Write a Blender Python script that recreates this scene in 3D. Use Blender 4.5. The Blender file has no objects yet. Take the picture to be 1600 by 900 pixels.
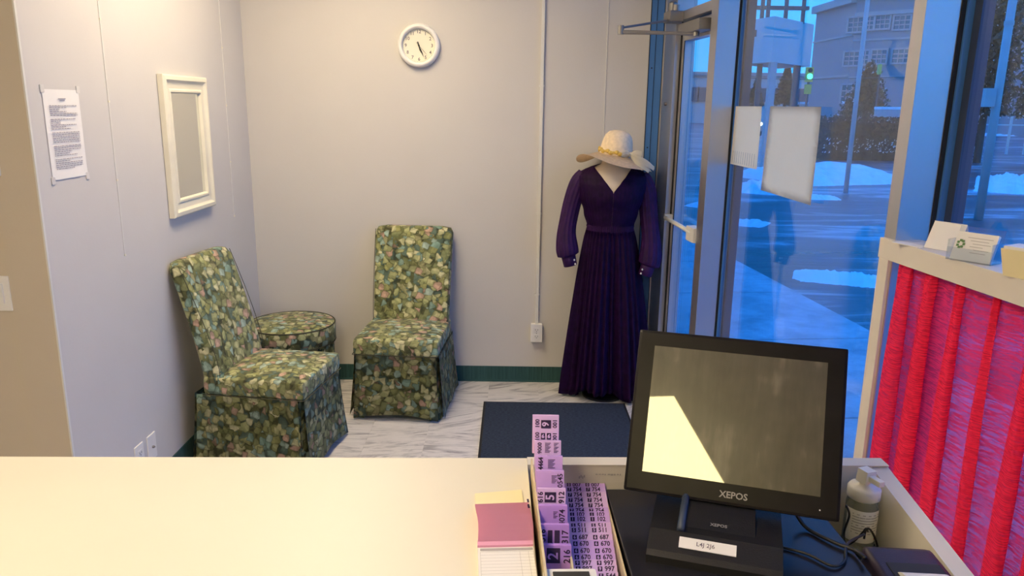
import bpy, bmesh, math, random
from mathutils import Vector, Matrix
PI = math.pi; R = math.radians
random.seed(7)
S = bpy.context.scene; C = S.collection

# ------------------------------------------------------------ camera
FPX = 1188.0; PITCH = R(13.5); ROLL = R(.8); CAM = Vector((0, 0, 1.7))
FW = Vector((0, math.cos(PITCH), -math.sin(PITCH)))
U0 = Vector((0, math.sin(PITCH), math.cos(PITCH))); XX = Vector((1, 0, 0))
RT = XX*math.cos(ROLL)+U0*math.sin(ROLL); UP = U0*math.cos(ROLL)-XX*math.sin(ROLL)
cd = bpy.data.cameras.new('camera'); cam = bpy.data.objects.new('camera', cd); C.objects.link(cam)
cd.sensor_width = 36; cd.lens = FPX/1600*36; cd.clip_start = .05; cd.clip_end = 500
cam.matrix_world = Matrix(((RT.x, UP.x, -FW.x, 0), (RT.y, UP.y, -FW.y, 0), (RT.z, UP.z, -FW.z, 1.7), (0, 0, 0, 1)))
S.camera = cam

# ------------------------------------------------------------ dusk sky, exposure
S.view_settings.view_transform = 'Standard'; S.view_settings.look = 'None'
S.view_settings.gamma = 1; S.view_settings.use_curve_mapping = False
S.view_settings.exposure = 0.35
W = bpy.data.worlds.new('dusk'); S.world = W; W.use_nodes = True
nt = W.node_tree; bg = nt.nodes['Background']
tc = nt.nodes.new('ShaderNodeTexCoord'); sp = nt.nodes.new('ShaderNodeSeparateXYZ'); cr = nt.nodes.new('ShaderNodeValToRGB')
nt.links.new(tc.outputs['Generated'], sp.inputs[0]); nt.links.new(sp.outputs['Z'], cr.inputs[0]); nt.links.new(cr.outputs[0], bg.inputs[0])
cr.color_ramp.elements[0].position = 0.0; cr.color_ramp.elements[0].color = (.022, .37, 1, 1)
cr.color_ramp.elements[1].position = .8; cr.color_ramp.elements[1].color = (.025, .23, 1, 1)
bg.inputs[1].default_value = 1.75
WARM = (1.0, .80, .52)
CEIL = 2.75
PANELS = [(-.95, -1.9, 1.0), (-.95, .35, 1.0), (-.78, 3.25, 1.0)]   # ceiling troffers x, y, strength factor
TROFFER = 14.5

# ------------------------------------------------------------ helpers
def ray(x, y): return FW+RT*((x-800)/FPX)-UP*((y-450)/FPX)
def atz(x, y, z): d = ray(x, y); return CAM+d*((z-1.7)/d.z)
def aty(x, y, Y): d = ray(x, y); return CAM+d*(Y/d.y)
WA = R(5.42); WX0 = 1.28
def wall_pt(s, o, z): return Vector((WX0-math.sin(WA)*s+math.cos(WA)*o, math.cos(WA)*s+math.sin(WA)*o, z))

def obj(name, bm, m=None, parent=None, smooth=False, recalc=True):
    if recalc: bmesh.ops.recalc_face_normals(bm, faces=bm.faces)
    me = bpy.data.meshes.new(name); bm.to_mesh(me); bm.free()
    if smooth:
        for p in me.polygons: p.use_smooth = True
    for mm in (m if isinstance(m, (list, tuple)) else [m]):
        if mm: me.materials.append(mm)
    o = bpy.data.objects.new(name, me); C.objects.link(o); o.parent = parent
    return o
def tag(o, label=None, cat=None, group=None, kind=None):
    if label: o['label'] = label
    if cat: o['category'] = cat
    if group: o['group'] = group
    if kind: o['kind'] = kind
    return o
def empty(name, loc=(0, 0, 0), rz=0):
    o = bpy.data.objects.new(name, None); C.objects.link(o); o.location = loc; o.rotation_euler = (0, 0, rz); o.empty_display_size = .05
    return o
def thing(name, label, cat, loc=(0, 0, 0), rz=0, group=None): return tag(empty(name, loc, rz), label, cat, group)
def struct(name, loc=(0, 0, 0), rz=0): return tag(empty(name, loc, rz), kind='structure')
def wroot(name): return struct(name, (WX0, 0, 0), WA)   # local x = outward, y = along the window wall
def box(bm, x0, x1, y0, y1, z0, z1, bev=0, M=None):
    b = bmesh.new() if bev else bm
    r = bmesh.ops.create_cube(b, size=1)
    mt = Matrix.Translation(((x0+x1)/2, (y0+y1)/2, (z0+z1)/2)) @ Matrix.Diagonal((abs(x1-x0), abs(y1-y0), abs(z1-z0), 1))
    bmesh.ops.transform(b, matrix=mt, verts=r['verts'])
    if bev:
        bmesh.ops.bevel(b, geom=b.edges[:], offset=bev, segments=2, affect='EDGES', profile=.7)
        if M is not None: bmesh.ops.transform(b, matrix=M, verts=b.verts)
        me = bpy.data.meshes.new('t'); b.to_mesh(me); b.free(); bm.from_mesh(me); bpy.data.meshes.remove(me)
    elif M is not None: bmesh.ops.transform(bm, matrix=M, verts=r['verts'])
def bx(*a, **k): b = bmesh.new(); box(b, *a, **k); return b
def grid(bm, rows, close_u=False, thick=0):
    vs = [[bm.verts.new(p) for p in r] for r in rows]
    n = len(rows[0])
    for i in range(len(rows)-1):
        for j in range(n if close_u else n-1):
            k = (j+1) % n
            bm.faces.new((vs[i][j], vs[i][k], vs[i+1][k], vs[i+1][j]))
    return vs
def cap(bm, ring):
    try: bm.faces.new(ring)
    except ValueError: pass
def lathe(bm, prof, seg=32, c=(0, 0, 0), sx=1, sy=1, capt=True):
    rows = [[(c[0]+r*sx*math.cos(2*PI*i/seg), c[1]+r*sy*math.sin(2*PI*i/seg), c[2]+z) for i in range(seg)] for r, z in prof]
    v = grid(bm, rows, True)
    if capt: cap(bm, v[0]); cap(bm, v[-1])
    return v
def tube(bm, pts, r, seg=8, capt=True):
    pts = [Vector(p) for p in pts]; rows = []
    rr = r if isinstance(r, (list, tuple)) else [r]*len(pts)
    t0 = (pts[1]-pts[0]).normalized(); a = Vector((0, 0, 1)) if abs(t0.z) < .9 else Vector((1, 0, 0))
    u = t0.cross(a).normalized()
    for i, p in enumerate(pts):
        t = (pts[min(i+1, len(pts)-1)]-pts[max(i-1, 0)]).normalized()
        u = (u-t*u.dot(t)).normalized(); v = t.cross(u)
        rows.append([p+(u*math.cos(2*PI*k/seg)+v*math.sin(2*PI*k/seg))*rr[i] for k in range(seg)])
    g = grid(bm, rows, True)
    if capt: cap(bm, g[0]); cap(bm, g[-1])
def spline(pts, n=8):
    P = [Vector(p) for p in pts]; P = [P[0]]+P+[P[-1]]; out = []
    for i in range(1, len(P)-2):
        for k in range(n):
            t = k/n; a, b, c, d = P[i-1:i+3]
            out.append(.5*((2*b)+(c-a)*t+(2*a-5*b+4*c-d)*t*t+(-a+3*b-3*c+d)*t**3))
    out.append(P[-2]); return out
def prism(bm, poly, h0, h1, axis='z'):
    def f(p, h): return {'z': (p[0], p[1], h), 'x': (h, p[0], p[1]), 'y': (p[0], h, p[1])}[axis]
    a = [bm.verts.new(f(p, h0)) for p in poly]; b = [bm.verts.new(f(p, h1)) for p in poly]
    bm.faces.new(a); bm.faces.new(b[::-1])
    for i in range(len(poly)):
        j = (i+1) % len(poly); bm.faces.new((a[i], a[j], b[j], b[i]))
def lerp(a, b, t): return a+(b-a)*t
def interp(tab, x):
    if x <= tab[0][0]: return tab[0][1:]
    for a, b in zip(tab, tab[1:]):
        if x <= b[0]:
            t = (x-a[0])/(b[0]-a[0]); t = t*t*(3-2*t); return [lerp(p, q, t) for p, q in zip(a[1:], b[1:])]
    return tab[-1][1:]
_tc = {}
def text_mesh(s, size, ext=0.0, font_bold=0.0):
    k = (s, round(size, 5), ext, font_bold)
    if k not in _tc:
        cu = bpy.data.curves.new('t', 'FONT'); cu.body = s; cu.size = size; cu.align_x = 'CENTER'; cu.align_y = 'CENTER'
        cu.extrude = ext; cu.offset = font_bold; cu.resolution_u = 2
        o = bpy.data.objects.new('t', cu); C.objects.link(o)
        dg = bpy.context.evaluated_depsgraph_get(); _tc[k] = bpy.data.meshes.new_from_object(o.evaluated_get(dg))
        bpy.data.objects.remove(o); bpy.data.curves.remove(cu)
    return _tc[k]
def add_text(bm, s, size, M, bold=0.0):
    n = len(bm.verts); bm.from_mesh(text_mesh(s, size, 0, bold)); bm.verts.ensure_lookup_table()
    bmesh.ops.transform(bm, matrix=M, verts=bm.verts[n:])
def quad(bm, x0, x1, y0, y1, z=0, M=None):
    v = [bm.verts.new(p) for p in ((x0, y0, z), (x1, y0, z), (x1, y1, z), (x0, y1, z))]
    bm.faces.new(v)
    if M is not None: bmesh.ops.transform(bm, matrix=M, verts=v)

# ------------------------------------------------------------ materials
class NB:
    def __init__(s, name):
        s.m = bpy.data.materials.new(name); s.m.use_nodes = True; s.t = s.m.node_tree; s.b = s.t.nodes['Principled BSDF']; s.out = s.t.nodes['Material Output']
    def n(s, t, **k):
        o = s.t.nodes.new('ShaderNode'+t)
        for a, v in k.items():
            if a in o.inputs.keys(): o.inputs[a].default_value = v
            else: setattr(o, a, v)
        return o
    def l(s, a, b): s.t.links.new(a, b)
    def co(s, kind='Object', scale=(1, 1, 1), rot=(0, 0, 0)):
        c = s.n('TexCoord'); mp = s.n('Mapping'); mp.inputs['Scale'].default_value = scale; mp.inputs['Rotation'].default_value = rot
        s.l(c.outputs[kind], mp.inputs[0]); return mp.outputs[0]
    def noise(s, scale, detail=4, co=None, rough=.5, dist=0):
        o = s.n('TexNoise'); o.inputs['Scale'].default_value = scale; o.inputs['Detail'].default_value = detail; o.inputs['Roughness'].default_value = rough
        o.inputs['Distortion'].default_value = dist
        if co: s.l(co, o.inputs['Vector'])
        return o.outputs['Fac']
    def ramp(s, fac, stops, interp='LINEAR'):
        o = s.n('ValToRGB'); o.color_ramp.interpolation = interp
        e = o.color_ramp.elements
        while len(e) < len(stops): e.new(.5)
        for k, (p, c) in zip(e, stops): k.position = p; k.color = (*c, 1) if len(c) == 3 else c
        s.l(fac, o.inputs[0]); return o.outputs[0]
    def bump(s, h, st=.3, d=.01):
        o = s.n('Bump'); o.inputs['Strength'].default_value = st; o.inputs['Distance'].default_value = d; s.l(h, o.inputs['Height']); s.l(o.outputs[0], s.b.inputs['Normal'])
    def mix(s, fac, a, b, mode='MIX'):
        o = s.n('Mix', data_type='RGBA', blend_type=mode)
        for v, i in ((fac, 0), (a, 6), (b, 7)):
            if isinstance(v, (int, float)): o.inputs[i].default_value = v
            elif isinstance(v, tuple): o.inputs[i].default_value = (*v, 1)
            else: s.l(v, o.inputs[i])
        return o.outputs[2]
def mat(name, col, rough=.6, metal=0, spec=.5, var=.06, vs=6, bump=0, bs=200, sheen=0, coat=0):
    q = NB(name); b = q.b
    c = q.co()
    f = q.noise(vs, 5, c)
    hi = tuple(min(1, x*(1+var)) for x in col); lo = tuple(x*(1-var) for x in col)
    q.l(q.ramp(f, [(.3, lo), (.7, hi)]), b.inputs['Base Color'])
    b.inputs['Roughness'].default_value = rough; b.inputs['Metallic'].default_value = metal
    b.inputs['Specular IOR Level'].default_value = spec; b.inputs['Sheen Weight'].default_value = sheen; b.inputs['Coat Weight'].default_value = coat
    if bump: q.bump(q.noise(bs, 3, c), bump, .002)
    return q.m
M = {}
M['wall'] = mat('painted_wall', (.62, .60, .585), .75, var=.02, vs=2, bump=.15, bs=90)
M['wall_scuff'] = M['wall']
M['ceiling'] = mat('ceiling_paint', (.75, .74, .70), .9)
M['white_trim'] = mat('white_trim', (.72, .71, .68), .45)
M['plate'] = mat('white_plastic_plate', (.82, .81, .79), .35)
M['slot'] = mat('dark_slot', (.02, .02, .02), .6)
M['cream'] = mat('cream_frame', (.80, .76, .62), .4, var=.05)
M['counter'] = mat('cream_laminate', (.74, .70, .60), .42, var=.02, vs=3)
M['counter_edge'] = mat('white_laminate', (.70, .66, .60), .45, var=.04)
M['work'] = mat('work_surface', (.55, .52, .46), .5)
M['paper'] = mat('white_paper', (.86, .84, .82), .8, var=.015)
M['alu'] = mat('aluminium', (.54, .54, .58), .30, metal=.82, var=.02)
M['blue_metal'] = mat('plain_blue_metal', (.06, .20, .55), .45, var=.03)  # even blue for the cladding panel and the slim window beads
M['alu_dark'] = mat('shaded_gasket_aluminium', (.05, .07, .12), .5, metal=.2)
M['gasket'] = mat('black_gasket', (.01, .01, .012), .7)
M['chrome'] = mat('closer_metal', (.30, .29, .28), .4, metal=.7)
M['black'] = mat('black_plastic', (.012, .012, .014), .35, bump=.2, bs=500)
M['bezel'] = mat('black_bezel', (.008, .007, .010), .32, spec=.2, var=.3, vs=15)
M['cable'] = mat('black_cable', (.01, .01, .012), .5)
M['drawer'] = mat('black_cash_drawer', (.014, .014, .02), .24, bump=.06, bs=700)
M['printer'] = mat('dark_printer', (.022, .014, .03), .38, bump=.2, bs=600)
M['purple'] = mat('purple_card', (.60, .38, .82), .7, var=.06, vs=30)
M['purple2'] = mat('pale_purple_card', (.70, .48, .84), .7, var=.06, vs=30)
M['purple3'] = mat('violet_card', (.48, .26, .76), .7, var=.06, vs=30)
M['ink'] = mat('ink', (.03, .012, .06), .8)
M['ink_grey'] = mat('grey_ink', (.16, .14, .18), .8)
M['ink_faded'] = mat('faded_ink', (.34, .32, .36), .8)
M['ink_soft'] = mat('faint_ink', (.42, .40, .40), .8)
M['sheet'] = mat('warm_lit_paper', (.95, .86, .70), .8, var=.01)  # white window sheets, with warm room light put into the colour
M['tape'] = mat('matte_tape', (.68, .66, .64), .5)
M['logo'] = mat('grey_logo', (.32, .31, .30), .5)
M['wood_edge'] = mat('pale_board', (.62, .52, .36), .6, var=.15, vs=40)
M['pink_sheet'] = mat('pink_paper', (.78, .36, .52), .8, var=.03)
M['yellow_sheet'] = mat('yellow_paper', (.86, .78, .48), .8, var=.03)
M['hat'] = mat('straw_hat', (.86, .70, .50), .85, var=.1, vs=60, bump=.5, bs=300)
M['gold'] = mat('gold_band', (.72, .50, .12), .4, metal=.2)
M['ribbon'] = mat('cream_ribbon', (.85, .78, .62), .5)
M['form'] = mat('mannequin_cream', (.66, .58, .48), .6)
M['pearl'] = mat('pearl', (.9, .85, .8), .2)
M['red_dot'] = mat('red_mark', (.8, .05, .1), .5)
M['green_mark'] = mat('green_mark', (.12, .25, .10), .6)
M['snow'] = mat('snow', (.82, .86, .9), .7, var=.08, vs=3, bump=.8, bs=8)
M['bark'] = mat('bark', (.10, .075, .06), .9, var=.2)
M['needles'] = mat('dark_needles', (.09, .075, .05), .9, var=.3, vs=3)
M['hedge'] = mat('brown_hedge', (.085, .06, .045), .9, var=.3, vs=3)
M['stone'] = mat('building_stone', (.40, .30, .31), .85, var=.05, vs=.3)
M['stone_trim'] = mat('building_trim', (.58, .42, .40), .85)
M['far_glass'] = mat('far_window_glass', (.10, .13, .16), .15, spec=.8)
M['sign_face'] = mat('sign_panel', (.62, .62, .60), .6, var=.02)
M['sign_dark'] = mat('sign_steel', (.12, .11, .12), .6)
M['pole'] = mat('pale_pole', (.42, .42, .42), .5)
M['yellow_signal'] = mat('signal_yellow', (.75, .55, .10), .5)
M['car'] = mat('far_car', (.35, .36, .38), .4)

q = NB('dial'); q.b.inputs['Base Color'].default_value = (.80, .78, .66, 1); q.b.inputs['Roughness'].default_value = .5; M['dial'] = q.m
q = NB('mirror_glass'); q.b.inputs['Base Color'].default_value = (.80, .82, .78, 1); q.b.inputs['Metallic'].default_value = 1; q.b.inputs['Roughness'].default_value = .03; M['mirror'] = q.m

def emis(name, col, st):
    q = NB(name); q.b.inputs['Base Color'].default_value = (*col, 1); q.b.inputs['Emission Color'].default_value = (*col, 1); q.b.inputs['Emission Strength'].default_value = st; return q.m
M['lamp_orange'] = emis('street_lamp_glow', (1, .55, .2), 6)
M['lamp_green'] = emis('green_signal_glow', (.05, 1, .55), 3.5)
M['headlight'] = emis('headlight_glow', (.8, 1, 1), 5)

q = NB('window_glass')
lw = q.n('LayerWeight'); lw.inputs['Blend'].default_value = .5
pw_ = q.n('Math', operation='POWER'); q.l(lw.outputs['Facing'], pw_.inputs[0]); pw_.inputs[1].default_value = 3.4
fr = q.n('Math', operation='MULTIPLY_ADD'); q.l(pw_.outputs[0], fr.inputs[0]); fr.inputs[1].default_value = .9; fr.inputs[2].default_value = .028
tr = q.n('BsdfTransparent'); tr.inputs[0].default_value = (.93, .96, .97, 1)
gl = q.n('BsdfGlossy'); gl.inputs['Roughness'].default_value = .0
mx = q.n('MixShader'); q.l(fr.outputs[0], mx.inputs[0]); q.l(tr.outputs[0], mx.inputs[1]); q.l(gl.outputs[0], mx.inputs[2]); q.l(mx.outputs[0], q.out.inputs[0]); M['glass'] = q.m
q = NB('clear_acrylic')
lw = q.n('LayerWeight'); lw.inputs['Blend'].default_value = .5
pw_ = q.n('Math', operation='POWER'); q.l(lw.outputs['Facing'], pw_.inputs[0]); pw_.inputs[1].default_value = 3.4
fr = q.n('Math', operation='MULTIPLY_ADD'); q.l(pw_.outputs[0], fr.inputs[0]); fr.inputs[1].default_value = .9; fr.inputs[2].default_value = 0.06
tr = q.n('BsdfTransparent'); tr.inputs[0].default_value = (.90, .93, .96, 1)
gl = q.n('BsdfGlossy'); gl.inputs['Roughness'].default_value = .08
mx = q.n('MixShader'); q.l(fr.outputs[0], mx.inputs[0]); q.l(tr.outputs[0], mx.inputs[1]); q.l(gl.outputs[0], mx.inputs[2]); q.l(mx.outputs[0], q.out.inputs[0]); M['acrylic'] = q.m
q = NB('bottle_liquid'); q.b.inputs['Base Color'].default_value = (.80, .84, .70, 1); q.b.inputs['Roughness'].default_value = .12
q.b.inputs['Transmission Weight'].default_value = .85; q.b.inputs['IOR'].default_value = 1.35; M['liquid'] = q.m

def screen_mat():        # glossy touch screen with wiped dust smears
    q = NB('touch_screen_glass'); b = q.b
    c = q.co('Object', (26, 1, 5)); st = q.noise(1.0, 4, c, .6)
    c2 = q.co('Object', (9, 9, 9)); bl = q.noise(1.0, 3, c2, .6)
    m = q.n('Math', operation='MULTIPLY'); q.l(st, m.inputs[0]); q.l(bl, m.inputs[1])
    q.l(q.ramp(m.outputs[0], [(.18, (.022, .021, .019)), (.30, (.045, .042, .036)), (.44, (.13, .12, .10))]), b.inputs['Base Color'])
    b.inputs['Roughness'].default_value = .3; b.inputs['Coat Weight'].default_value = 1; b.inputs['Coat Roughness'].default_value = .02; b.inputs['Coat IOR'].default_value = 1.9
    b.inputs['Specular IOR Level'].default_value = .7
    return q.m
M['screen'] = screen_mat()

def fabric():
    q = NB('leaf_print_upholstery'); b = q.b
    base = q.co('Object', (1, 1, 1))
    nz = q.n('TexNoise'); nz.inputs['Scale'].default_value = 14; nz.inputs['Detail'].default_value = 2; q.l(base, nz.inputs['Vector'])
    def layer(rot, scl, seed, thr, stops):
        off = q.n('VectorMath', operation='MULTIPLY_ADD'); off.inputs[1].default_value = (.03,)*3; q.l(nz.outputs['Color'], off.inputs[0]); q.l(base, off.inputs[2])
        mp = q.n('Mapping'); mp.inputs['Rotation'].default_value = rot; mp.inputs['Scale'].default_value = scl; mp.inputs['Location'].default_value = (seed,)*3; q.l(off.outputs[0], mp.inputs[0])
        v = q.n('TexVoronoi'); v.inputs['Scale'].default_value = 1.0; v.inputs['Randomness'].default_value = .9; v.distance = 'MINKOWSKI'; v.inputs['Exponent'].default_value = 1.05; q.l(mp.outputs[0], v.inputs['Vector'])
        sep = q.n('SeparateColor'); q.l(v.outputs['Color'], sep.inputs[0])
        leaf = q.ramp(sep.outputs[0], stops, 'CONSTANT')
        sub = q.n('VectorMath', operation='SUBTRACT'); q.l(mp.outputs[0], sub.inputs[0]); q.l(v.outputs['Position'], sub.inputs[1])
        cc = q.n('VectorMath', operation='SUBTRACT'); q.l(v.outputs['Color'], cc.inputs[0]); cc.inputs[1].default_value = (.5, .5, .5)
        nrm = q.n('VectorMath', operation='NORMALIZE'); q.l(cc.outputs[0], nrm.inputs[0])
        dt = q.n('VectorMath', operation='DOT_PRODUCT'); q.l(sub.outputs[0], dt.inputs[0]); q.l(nrm.outputs[0], dt.inputs[1])
        sh = q.ramp(dt.outputs['Value'], [(0.0, (1.0, 1.0, .96)), (.02, (.80, .82, .76)), (.4, (.62, .66, .60))])
        ed = q.ramp(v.outputs['Distance'], [(0, (1.12,)*3), (thr*.75, (1, 1, 1)), (thr, (.38, .38, .32))])
        col = q.mix(1.0, q.mix(1.0, leaf, sh, 'MULTIPLY'), ed, 'MULTIPLY')
        msk = q.ramp(v.outputs['Distance'], [(0, (1, 1, 1)), (thr, (1, 1, 1)), (thr+.004, (0, 0, 0))])
        return col, msk
    A1 = [(0, (.24, .25, .10)), (.16, (.46, .45, .24)), (.34, (.33, .34, .17)), (.5, (.54, .53, .34)), (.64, (.22, .34, .30)), (.78, (.36, .46, .42)), (.88, (.50, .33, .26))]
    A2 = [(0, (.40, .41, .20)), (.2, (.20, .30, .26)), (.36, (.52, .50, .30)), (.55, (.30, .30, .12)), (.7, (.32, .44, .40)), (.82, (.46, .30, .24)), (.9, (.58, .56, .36))]
    A3 = [(0, (.12, .13, .05)), (.3, (.20, .22, .10)), (.6, (.10, .15, .12)), (.85, (.28, .27, .14))]
    c1, m1 = layer((.6, .4, .3), (16, 25, 20), 3.1, .62, A1)
    c2, m2 = layer((1.4, .9, 2.0), (25, 17, 21), 7.7, .70, A2)
    c3, m3 = layer((.2, 2.1, 1.1), (22, 28, 19), 1.7, 1.0, A3)
    col = q.mix(m1, q.mix(m2, c3, c2), c1)
    col = q.mix(.5, col, q.ramp(q.noise(70, 3, base), [(.3, (.8, .8, .72)), (.7, (1.45, 1.45, 1.35))]), 'MULTIPLY')
    q.l(col, b.inputs['Base Color']); b.inputs['Roughness'].default_value = .85; b.inputs['Sheen Weight'].default_value = .12
    q.bump(q.noise(500, 2, base), .25, .002)
    return q.m
M['fabric'] = fabric()
M['piping'] = mat('dark_piping', (.06, .06, .035), .8)

def marble():
    q = NB('marble_vinyl'); b = q.b
    oi = q.n('ObjectInfo'); c = q.n('TexCoord')
    vr = q.n('VectorRotate', rotation_type='Z_AXIS'); q.l(c.outputs['Object'], vr.inputs['Vector'])
    ad = q.n('Math', operation='MULTIPLY'); ad.inputs[1].default_value = 1.2; q.l(oi.outputs['Random'], ad.inputs[0]); 
    ad2 = q.n('Math', operation='SUBTRACT'); q.l(ad.outputs[0], ad2.inputs[0]); ad2.inputs[1].default_value = 1.0; q.l(ad2.outputs[0], vr.inputs['Angle'])
    mp = q.n('Mapping'); mp.inputs['Scale'].default_value = (3.5, 20, 1); q.l(vr.outputs[0], mp.inputs[0])
    cb = q.n('CombineXYZ'); q.l(oi.outputs['Random'], cb.inputs[2]); q.l(oi.outputs['Random'], cb.inputs[0])
    sc = q.n('VectorMath', operation='MULTIPLY_ADD'); sc.inputs[1].default_value = (40, 40, 40); q.l(cb.outputs[0], sc.inputs[0]); q.l(mp.outputs[0], sc.inputs[2])
    f = q.noise(1.0, 6, sc.outputs[0], .65, 1.2)
    q.l(q.ramp(f, [(.30, (.22, .21, .24)), (.42, (.50, .49, .50)), (.52, (.70, .68, .67)), (.7, (.76, .74, .73))]), b.inputs['Base Color'])
    b.inputs['Roughness'].default_value = .32
    return q.m
M['marble'] = marble()
def ribbed(name, a, bb, sx, sy):
    q = NB(name); c = q.co('Object', (sx, sy, 1)); f = q.noise(1, 3, c, .7)
    q.l(q.ramp(f, [(.35, a), (.65, bb)]), q.b.inputs['Base Color']); q.b.inputs['Roughness'].default_value = .95; q.bump(f, .8, .004); return q.m
M['mat'] = ribbed('ribbed_doormat', (.006, .012, .030), (.032, .050, .085), 60, 220)
M['cove'] = ribbed('green_carpet_cove', (.015, .060, .062), (.04, .11, .112), 300, 300)
def dressm():
    q = NB('purple_satin'); q.b.inputs['Base Color'].default_value = (.030, .003, .06, 1); q.b.inputs['Roughness'].default_value = .6; q.b.inputs['Specular IOR Level'].default_value = .25
    q.b.inputs['Sheen Weight'].default_value = .08; q.b.inputs['Sheen Tint'].default_value = (.4, .1, .7, 1)
    c = q.co('Object', (1, 1, 1)); f = q.noise(30, 3, c)
    q.l(q.ramp(f, [(.3, (.018, .002, .040)), (.7, (.034, .004, .070))]), q.b.inputs['Base Color']); return q.m
M['dress'] = dressm()
def curtain():
    q = NB('red_gauze'); c = q.co('Object', (22, 22, 330)); f = q.noise(1, 3, c, .7)
    c2 = q.co('Object', (5, 5, 5)); g = q.noise(1, 2, c2)
    d = q.n('BsdfDiffuse'); d.inputs[0].default_value = (1.0, .045, .13, 1)
    t = q.n('BsdfTranslucent'); t.inputs[0].default_value = (.95, .05, .16, 1)
    m1 = q.n('MixShader'); m1.inputs[0].default_value = .28; q.l(d.outputs[0], m1.inputs[1]); q.l(t.outputs[0], m1.inputs[2])
    tr = q.n('BsdfTransparent'); tr.inputs[0].default_value = (1, .66, .78, 1)
    m2 = q.n('MixShader'); q.l(q.ramp(f, [(.47, (.03,)*3), (.56, (.42,)*3)]), m2.inputs[0]); q.l(m1.outputs[0], m2.inputs[1]); q.l(tr.outputs[0], m2.inputs[2])
    q.l(m2.outputs[0], q.out.inputs[0]); return q.m
M['curtain'] = curtain()
def asphalt():
    q = NB('wet_asphalt_with_slush'); c = q.co('Object', (.35, 1.4, 1)); f = q.noise(1.1, 8, c, .65, .6)
    c2 = q.co('Object', (.12, .5, 1), ); g = q.noise(1, 4, c2, .5)
    a = q.n('Math', operation='MULTIPLY_ADD'); q.l(g, a.inputs[0]); a.inputs[1].default_value = .55; q.l(f, a.inputs[2])
    q.l(q.ramp(a.outputs[0], [(.68, (.05, .05, .06)), (.80, (.13, .14, .16)), (.90, (.45, .47, .50))]), q.b.inputs['Base Color'])
    q.l(q.ramp(f, [(.3, (.25,)*3), (.7, (.6,)*3)]), q.b.inputs['Roughness']); q.bump(f, .5, .03); return q.m
M['asphalt'] = asphalt()
def walkm():
    q = NB('snow_dusted_concrete'); c = q.co('Object', (1, 1, 1)); f = q.noise(2.2, 8, c, .7)
    q.l(q.ramp(f, [(.35, (.34, .35, .37)), (.6, (.55, .57, .60)), (.75, (.78, .8, .84))]), q.b.inputs['Base Color']); q.b.inputs['Roughness'].default_value = .6; q.bump(f, .4, .02); return q.m
M['walk'] = walkm()

# ------------------------------------------------------------ room shell
BW = 4.55; LX = -1.56; LY = 2.50
fl = struct('floor')
obj('floor_slab', bx(-3.4, 1.6, -3.1, 4.75, -.12, -.004), M['white_trim'], fl)
ts = .305; tm = None; tcount = 0
for i in range(11):
    for j in range(9):
        x = -1.66+i*ts; y = 1.95+j*ts
        x1 = min(x+ts, wall_pt(y, 0, 0).x+.03); y1 = min(y+ts, BW+.02)
        if x1-x < .03 or y1-y < .03: continue
        if x1-x > ts-.001 and y1-y > ts-.001:
            if tm is None:
                t = obj('floor_tile', bx(-ts/2+.0006, ts/2-.0006, -ts/2+.0006, ts/2-.0006, -.004, 0), M['marble'], fl); tm = t.data
            else:
                t = bpy.data.objects.new('floor_tile', tm); C.objects.link(t); t.parent = fl
            t.location = (x+ts/2, y+ts/2, 0)
        else:
            t = obj('floor_tile', bx(-(x1-x)/2+.0006, (x1-x)/2-.0006, -(y1-y)/2+.0006, (y1-y)/2-.0006, -.004, 0), M['marble'], fl); t.location = ((x+x1)/2, (y+y1)/2, 0)
tag(obj('ceiling', bx(-3.4, 1.7, -3.1, 4.75, CEIL, CEIL+.1), M['ceiling']), kind='structure')
tag(obj('wall_back', bx(-1.7, .765, BW, BW+.12, 0, CEIL), M['wall']), kind='structure')
b = bmesh.new(); box(b, LX-.14, LX, LY, BW+.12, 0, CEIL); tag(obj('wall_left', b, M['wall']), kind='structure')
M['beige'] = mat('warm_lit_wall', (.60, .53, .43), .75, var=.02, vs=2, bump=.15, bs=90)  # beige has the return wall's warm light put into it
tag(obj('wall_return', bx(-3.3, LX-.14, LY+.0, LY+.12, 0, CEIL), M['beige']), kind='structure')
b = bx(LX-.14, LX-.0005, LY-.004, LY+.0, 0, CEIL); tag(obj('wall_end', b, M['beige']), kind='structure')
tag(obj('wall_side', bx(-3.4, -3.3, -3.1, LY+.12, 0, CEIL), M['beige']), kind='structure')
tag(obj('wall_rear', bx(-3.4, 1.75, -3.2, -3.1, 0, CEIL), M['beige']), kind='structure')
# corner bead on the outer corner
tag(obj('trim_1', bx(LX-.003, LX+.0025, LY-.006, LY+.004, 0, CEIL), M['white_trim']), kind='structure')
# cove base
b = bmesh.new(); prism(b, [(BW, 0), (BW-.012, 0), (BW-.006, .012), (BW-.005, .10), (BW, .10)], LX, .765, 'x')
tag(obj('baseboard_back', b, M['cove']), kind='structure')
tag(obj('baseboard_left', bx(LX, LX+.006, LY, BW, 0, .10), M['cove']), kind='structure')
# metal cladding between the back wall and the shop front
mt = struct('trim_2')
obj('metal_panel', bx(.765, .90, BW-.002, BW+.1, 0, CEIL), M['blue_metal'], mt)
for x, w in ((.765, .004), (.80, .0025), (.842, .004), (.862, .003)):
    obj('panel_groove', bx(x, x+w, BW-.004, BW-.001, 0, CEIL), M['gasket'], mt)
for z in (.15, .55, 1.0, 1.47, 1.92):
    b = bmesh.new(); lathe(b, [(.004, 0), (.004, .003), (.001, .004)], 8); o = obj('screw', b, M['gasket'], mt); o.location = (.785, BW-.002, z); o.rotation_euler = (R(90), 0, 0)
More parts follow.
